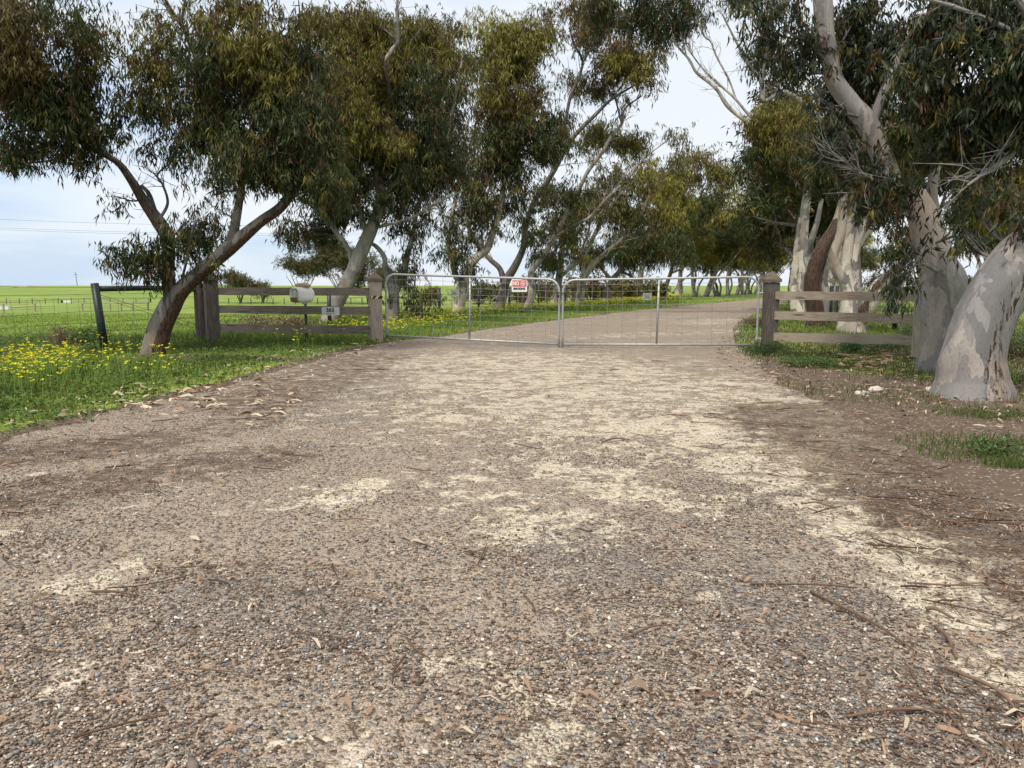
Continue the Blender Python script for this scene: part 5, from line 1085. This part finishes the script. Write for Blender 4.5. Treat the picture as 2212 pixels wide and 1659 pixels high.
# right side black posts
for (u_, v_, h_, lb) in ((1932, 716, 1.12, 'black plastic post in grass behind the right fence'), (1733, 666 + 8, .9, 'black post far behind the right fence next to the brown trunk')):
    pass
RPp = [gp(1932, 716), np.array([9.9, 24., 0]), np.array([12.6, 30., 0]), np.array([15.5, 37., 0]), np.array([9.5 + .9, 13.2, 0]), np.array([8.4, 9.6, 0])]
rf = empty('stock_fence', RPp[0], 0, 'black post and wire fence in the field right of the drive', 'fence')
for q in RPp:
    d = q - RPp[0]; m = MB(); m.tube([(d[0], d[1], -.1), (d[0], d[1], 1.14)], .06, 12); m.build('post', M_black, rf, True)
m = MB(); d = RPp[4] - RPp[0]; m.tube([(0, 0, 1.08), (d[0], d[1], 1.08)], .05, 12); m.build('brace_rail', M_black, rf, True)
m = MB()
order = [3, 2, 1, 0, 4, 5]
for a_, c_ in zip(order[:-1], order[1:]): netting(m, (RPp[a_] - RPp[0])[:2], (RPp[c_] - RPp[0])[:2], [.2, .4, .6, .8, 1.0], .4, .0035, zf=lambda x, y: 0)
m.build('wire_netting', M_wired, rf)
# old timber rail fences out in the paddock
def rail_fence(pts_, label, h=1.0, r=.06, mat=W_v, rail=True, group='old timber fences in the left paddock'):
    P_ = [gp(*q) if len(q) == 2 else np.array(q, float) for q in pts_]; o0 = P_[0]; root = empty('rail_fence', o0, 0, label, 'fence', group)
    for q in P_:
        d = q - o0; m = MB(); m.tube([(d[0], d[1], d[2] - .1), (d[0] + .02, d[1], d[2] + h)], [r * 1.1, r], 8); m.build('post', mat, root, False)
    if rail:
        m = MB()
        for a_, c_ in zip(P_[:-1], P_[1:]): m.tube([a_ - o0 + [0, 0, h - .08], c_ - o0 + [0, 0, h - .08]], r * .75, 6)
        m.build('rail', mat, root, False)
    else:
        m = MB()
        for a_, c_ in zip(P_[:-1], P_[1:]):
            for hh2 in (.3, .6, .9): m.tube([a_ - o0 + [0, 0, h * hh2], c_ - o0 + [0, 0, h * hh2]], .006, 4)
        m.build('wire', M_wired, root, False)
    return root
rail_fence([(178, 671.5), (238, 671.5), (262, 671.5), (287, 671), (320, 670)], 'grey timber rail fence in the paddock behind the black brace rail', .95, .11)
rail_fence([(76, 674), (8, 676), (-60, 678)], 'lone leaning timber posts in the paddock at the far left', 1.0, .11, rail=False)
rail_fence([(14 + 28 * k, 656.5 - .05 * k) for k in range(12)], 'long line of thin wire fence posts across the left paddock', 1.0, .06, mat=W_vd, rail=False)
rail_fence([(470 + 24 * k, 657.5) for k in range(14)], 'wire fence with thin posts across the paddock behind the number plate', 1.05, .08, mat=W_vd, rail=False)
rail_fence([(930, 662), (975, 662), (1019, 662), (1062, 661.5), (1100, 661)], 'pale timber rail fence beyond the avenue behind the left gate leaf', 1.05, .09)
rail_fence([(1130, 660), (1180, 658), (1240, 656), (1300, 653), (1360, 650), (1420, 647)], 'dark timber rail fence beyond the avenue behind the right gate leaf', 1.1, .09, mat=W_vd)
# white troughs
for (u_, v_, w_, lb) in ((147, 654, 1.4, 'white water trough with dark end far out in the left paddock'), (8, 669, 1.6, 'pale concrete trough at the left picture edge in the paddock')):
    p = gp(u_, v_); r = empty('water_trough', p, 0, lb, 'trough', 'troughs in the left paddock'); m = MB(); m.box((-w_ / 2, -.3, 0), (w_ / 2, .3, .42), .03); m.box((-w_ / 2 - .03, -.33, .42), (w_ / 2 + .03, .33, .47), .01); m.build('basin', M_signw, r)
    if u_ > 100: m = MB(); m.box((-w_ / 2 - .45, -.28, 0), (-w_ / 2 - .035, .28, .44), .02); m.build('float_cover', M_dark, r)

# ------------------------------------------------------------------ bushes and small plants
def bush(name, p, rx, ry, rz, label, tint, n, leaf=.03, cat='bush', group=None, seed=1, mat=None, twigs=12, twc=(.12, .08, .055), up=.2):
    r_ = np.random.RandomState(seed); root = empty(name, p, 0, label, cat, group)
    sub = r_.normal(size=(14, 3)); sub /= np.linalg.norm(sub, axis=1)[:, None]; sub *= r_.rand(14, 1) ** .4; sub = sub * np.array([rx, ry, rz * .5]) * .75 + np.array([0, 0, rz * .5])
    if n:
        P = sub[r_.randint(0, 14, n)] + r_.normal(0, .30, (n, 3)) * np.array([rx, ry, rz * .6]); P[:, 2] = np.abs(P[:, 2]) + .01
        V, cc = leaves_at(P, leaf * r_.uniform(.6, 1.4, n), leaf * .35 * r_.uniform(.7, 1.3, n), np.array(tint)[None] * r_.uniform(.55, 1.5, (n, 1)), -up, r_, 1.0)
        i = np.arange(n)[:, None] * 4; mesh('foliage', V, [np.concatenate([i + [0, 1, 2], i + [0, 2, 3]])], mat or M_leaf, root, {'col': ('FLOAT_COLOR', cc)})
    m = MB()
    for k in range(twigs):
        e_ = sub[r_.randint(14)] * r_.uniform(.9, 1.4); b0 = np.array([r_.normal(0, .08) * rx, r_.normal(0, .08) * ry, -.02]); r0 = .004 + .010 * rz
        m.tube([b0, b0 * .5 + e_ * .5 + r_.normal(0, .08, 3) * rz, e_], [r0, r0 * .7, r0 * .3], 4, caps=False, col=np.array(twc) * r_.uniform(.7, 1.6))
    m.build('stems', M_twig, root, True, colr=True); return root
WEED = (.075, .15, .03)
bush('dry_bush', gp(140, 752), .38, .3, .40, 'dry brown twiggy bush in the grass left of the black fence post', (.16, .11, .07), 2600, .03, seed=51, twigs=110, twc=(.20, .14, .09))
bush('green_bush', gp(196, 750), .35, .3, .34, 'low green leafy bush at the foot of the black fence post', WEED, 3200, .04, seed=52)
bush('green_bush', gp(1652, 768), .42, .3, .22, 'dark low scrambling plant at the foot of the right gate post', (.05, .085, .028), 3600, .03, seed=53)
bush('green_bush', gp(1985, 748), .42, .35, .42, 'dark shrub growing through the right end of the paler fence', (.055, .085, .028), 5200, .03, seed=54, twigs=40)
bush('green_bush', gp(1920, 760), .6, .35, .25, 'low dark weeds under the bottom rail of the paler fence', (.06, .10, .03), 4200, .03, seed=55)
bush('green_bush', gp(1843, 762), .2, .18, .2, 'bright bluish green leafy weed in front of the right fence', (.10, .22, .085), 900, .05, seed=56)
bush('green_bush', gp(2160, 985), .25, .2, .10, 'small green weed on the dirt at the right picture edge', (.07, .115, .03), 700, .03, seed=57)
bush('green_bush', gp(1745, 790), .5, .4, .13, 'patch of low dark weeds beside the right gate post', (.07, .12, .03), 2600, .03, seed=58)
bush('green_bush', gp(2195, 775), .6, .4, .5, 'scrubby grey green bush right of the huge foreground trunk', (.07, .10, .04), 3600, .035, seed=59, twigs=40)
bush('brush_pile', np.array(gp(590, 714)), 1.0, .5, .42, 'heap of dead brown branches behind the left timber fence', (.17, .12, .08), 1500, .07, 'brush pile', seed=60, twigs=140, twc=(.16, .11, .08))
bush('dry_bush', gp(1635, 708), .5, .5, .35, 'dry twiggy weed at the edge of the drive behind the right gate leaf', (.13, .10, .05), 1600, .05, seed=61, twigs=50)
for k, (u_, v_, s_, tint, lb) in enumerate([(520, 655, 1, GREY, 'sparse round tree on the far left paddock behind the fence post'), (568, 655, .8, OLIVE, 'smaller bushy tree on the paddock next to the sparse round tree'), (655, 656, 1.25, GREY, 'bushy grey green tree behind the mailbox'), (745, 657, 1.75, GREY, 'tallest paddock tree crossing behind the leaning grey trunk'), (795, 656, 1.4, GREY, 'open paddock tree left of the left gate post')]):
    p = gp(u_, v_); W_0 = 45 * s_ / FO * p[1]
    r_ = np.random.RandomState(70 + k); root = empty('paddock_tree', p, 0, lb, 'tree', 'small trees in the left paddock'); m = MB(); samp = []
    for j in range(4):
        a_ = r_.uniform(0, 6.28); e_ = np.array([math.cos(a_) * W_0 * .6, math.sin(a_) * W_0 * .4, W_0 * r_.uniform(.9, 1.3)]); samp.append(m.tube([(0, 0, -.1), e_ * [.35, .35, .4], e_], [.14, .09, .04], 6, res=3))
    m.build('trunk', M_barkd, root, True, brown=True)
    Hh = {1: 1.15, .8: .95, 1.25: 1.5, 1.75: 1.45, 1.4: 1.05}[s_] * W_0
    cl = [(np.array([r_.normal(0, .45) * W_0, r_.normal(0, .3) * W_0, Hh * r_.uniform(.75, 1.15)]), (W_0 * .42, W_0 * .4, W_0 * .3), .75, tint) for _ in range(7)]
    crown_mesh(root, cl, 100, samp, 80 + k, .32, .09, .9, .3)
# brownish hedge and scrub beyond the avenue
for k, (u_, v_, w_, h_, tint, lb) in enumerate([(1060, 657, 55, 42, GREY, 'grey green scrub on the field left of the no smoking sign'), (1170, 655, 60, 44, BROWN, 'reddish brown scrub behind the no smoking sign'), (1260, 653, 55, 42, BROWN, 'brown scrub behind the left part of the right gate leaf'), (1340, 650, 60, 40, OLIVE, 'olive scrub behind the dark rail fence'),
        (1410, 648, 45, 34, OLIVE, 'scrub left of the right gate stay in the distance'), (930, 658, 26, 28, BROWN, 'thin bare shrub on the field behind the hanging foliage'), (1020, 650, 60, 14, GREEN, 'low line of dark far scrub along the field horizon'), (2085, 632, 22, 36, GREEN, 'small round far tree between the two big right trunks'), (1900, 628, 60, 30, GREEN, 'far dark tree clump on the right field horizon')]):
    p = gp(u_, v_); p = p if p[1] < 400 else np.array([at(u_, 617, 180)[0], 180, 0.]); sx = w_ / FO * p[1]; sz = h_ / FO * p[1]
    root = empty('far_scrub', p, 0, lb, 'shrubs'); r_ = np.random.RandomState(90 + k)
    m = MB(); samp = [m.tube([(j * sx * .4, 0, -.1), (j * sx * .42, 0, sz * .4), (j * sx * .45 + .1, 0, sz * .8)], [.12, .09, .04], 6, res=2) for j in (-1, 0, 1)]; m.build('trunk', M_barkd, root, True, brown=True)
    cl = [(np.array([r_.uniform(-.8, .8) * sx, r_.normal(0, .3) * sx, sz * r_.uniform(.35, .95)]), (sx * .4, sx * .35, sz * .3), .8, tint) for _ in range(7)]
    crown_mesh(root, cl, 100, samp, 95 + k, max(.3, p[1] * .0035), max(.09, p[1] * .0011), .8, .2)

# ------------------------------------------------------------------ utility pole and power lines
pp_ = at(167, 617, 430); zt = float(terrain(pp_[0], 430)); pr = empty('utility_pole', (pp_[0], 430, zt), 0, 'thin utility pole with crossarm on the left horizon', 'utility pole')
m = MB(); m.tube([(0, 0, -.2), (-.5, 0, 7.2)], [.17, .12], 8); m.build('pole', W_vd, pr); m = MB(); m.box((-1.6, -.08, 6.0), (.9, .08, 6.16)); m.box((-1.1, -.08, 7.0), (.2, .08, 7.12)); m.build('crossarm', W_vd, pr)
m = MB()
for (v0, v1) in ((464, 480), (483, 496), (487, 500)):
    a_ = at(-300, v0 - 4, 60); b_ = at(1000, v1 + 4, 70); m.tube([a_ + (b_ - a_) * t - np.array([0, 0, .5 * math.sin(math.pi * t)]) for t in np.linspace(0, 1, 12)], .008, 4)
o = m.build('power_lines', M_wired); tag(o, 'three thin power lines crossing the sky at the left', 'power line')
print('LEAVES', LEAVES_TOTAL[0])
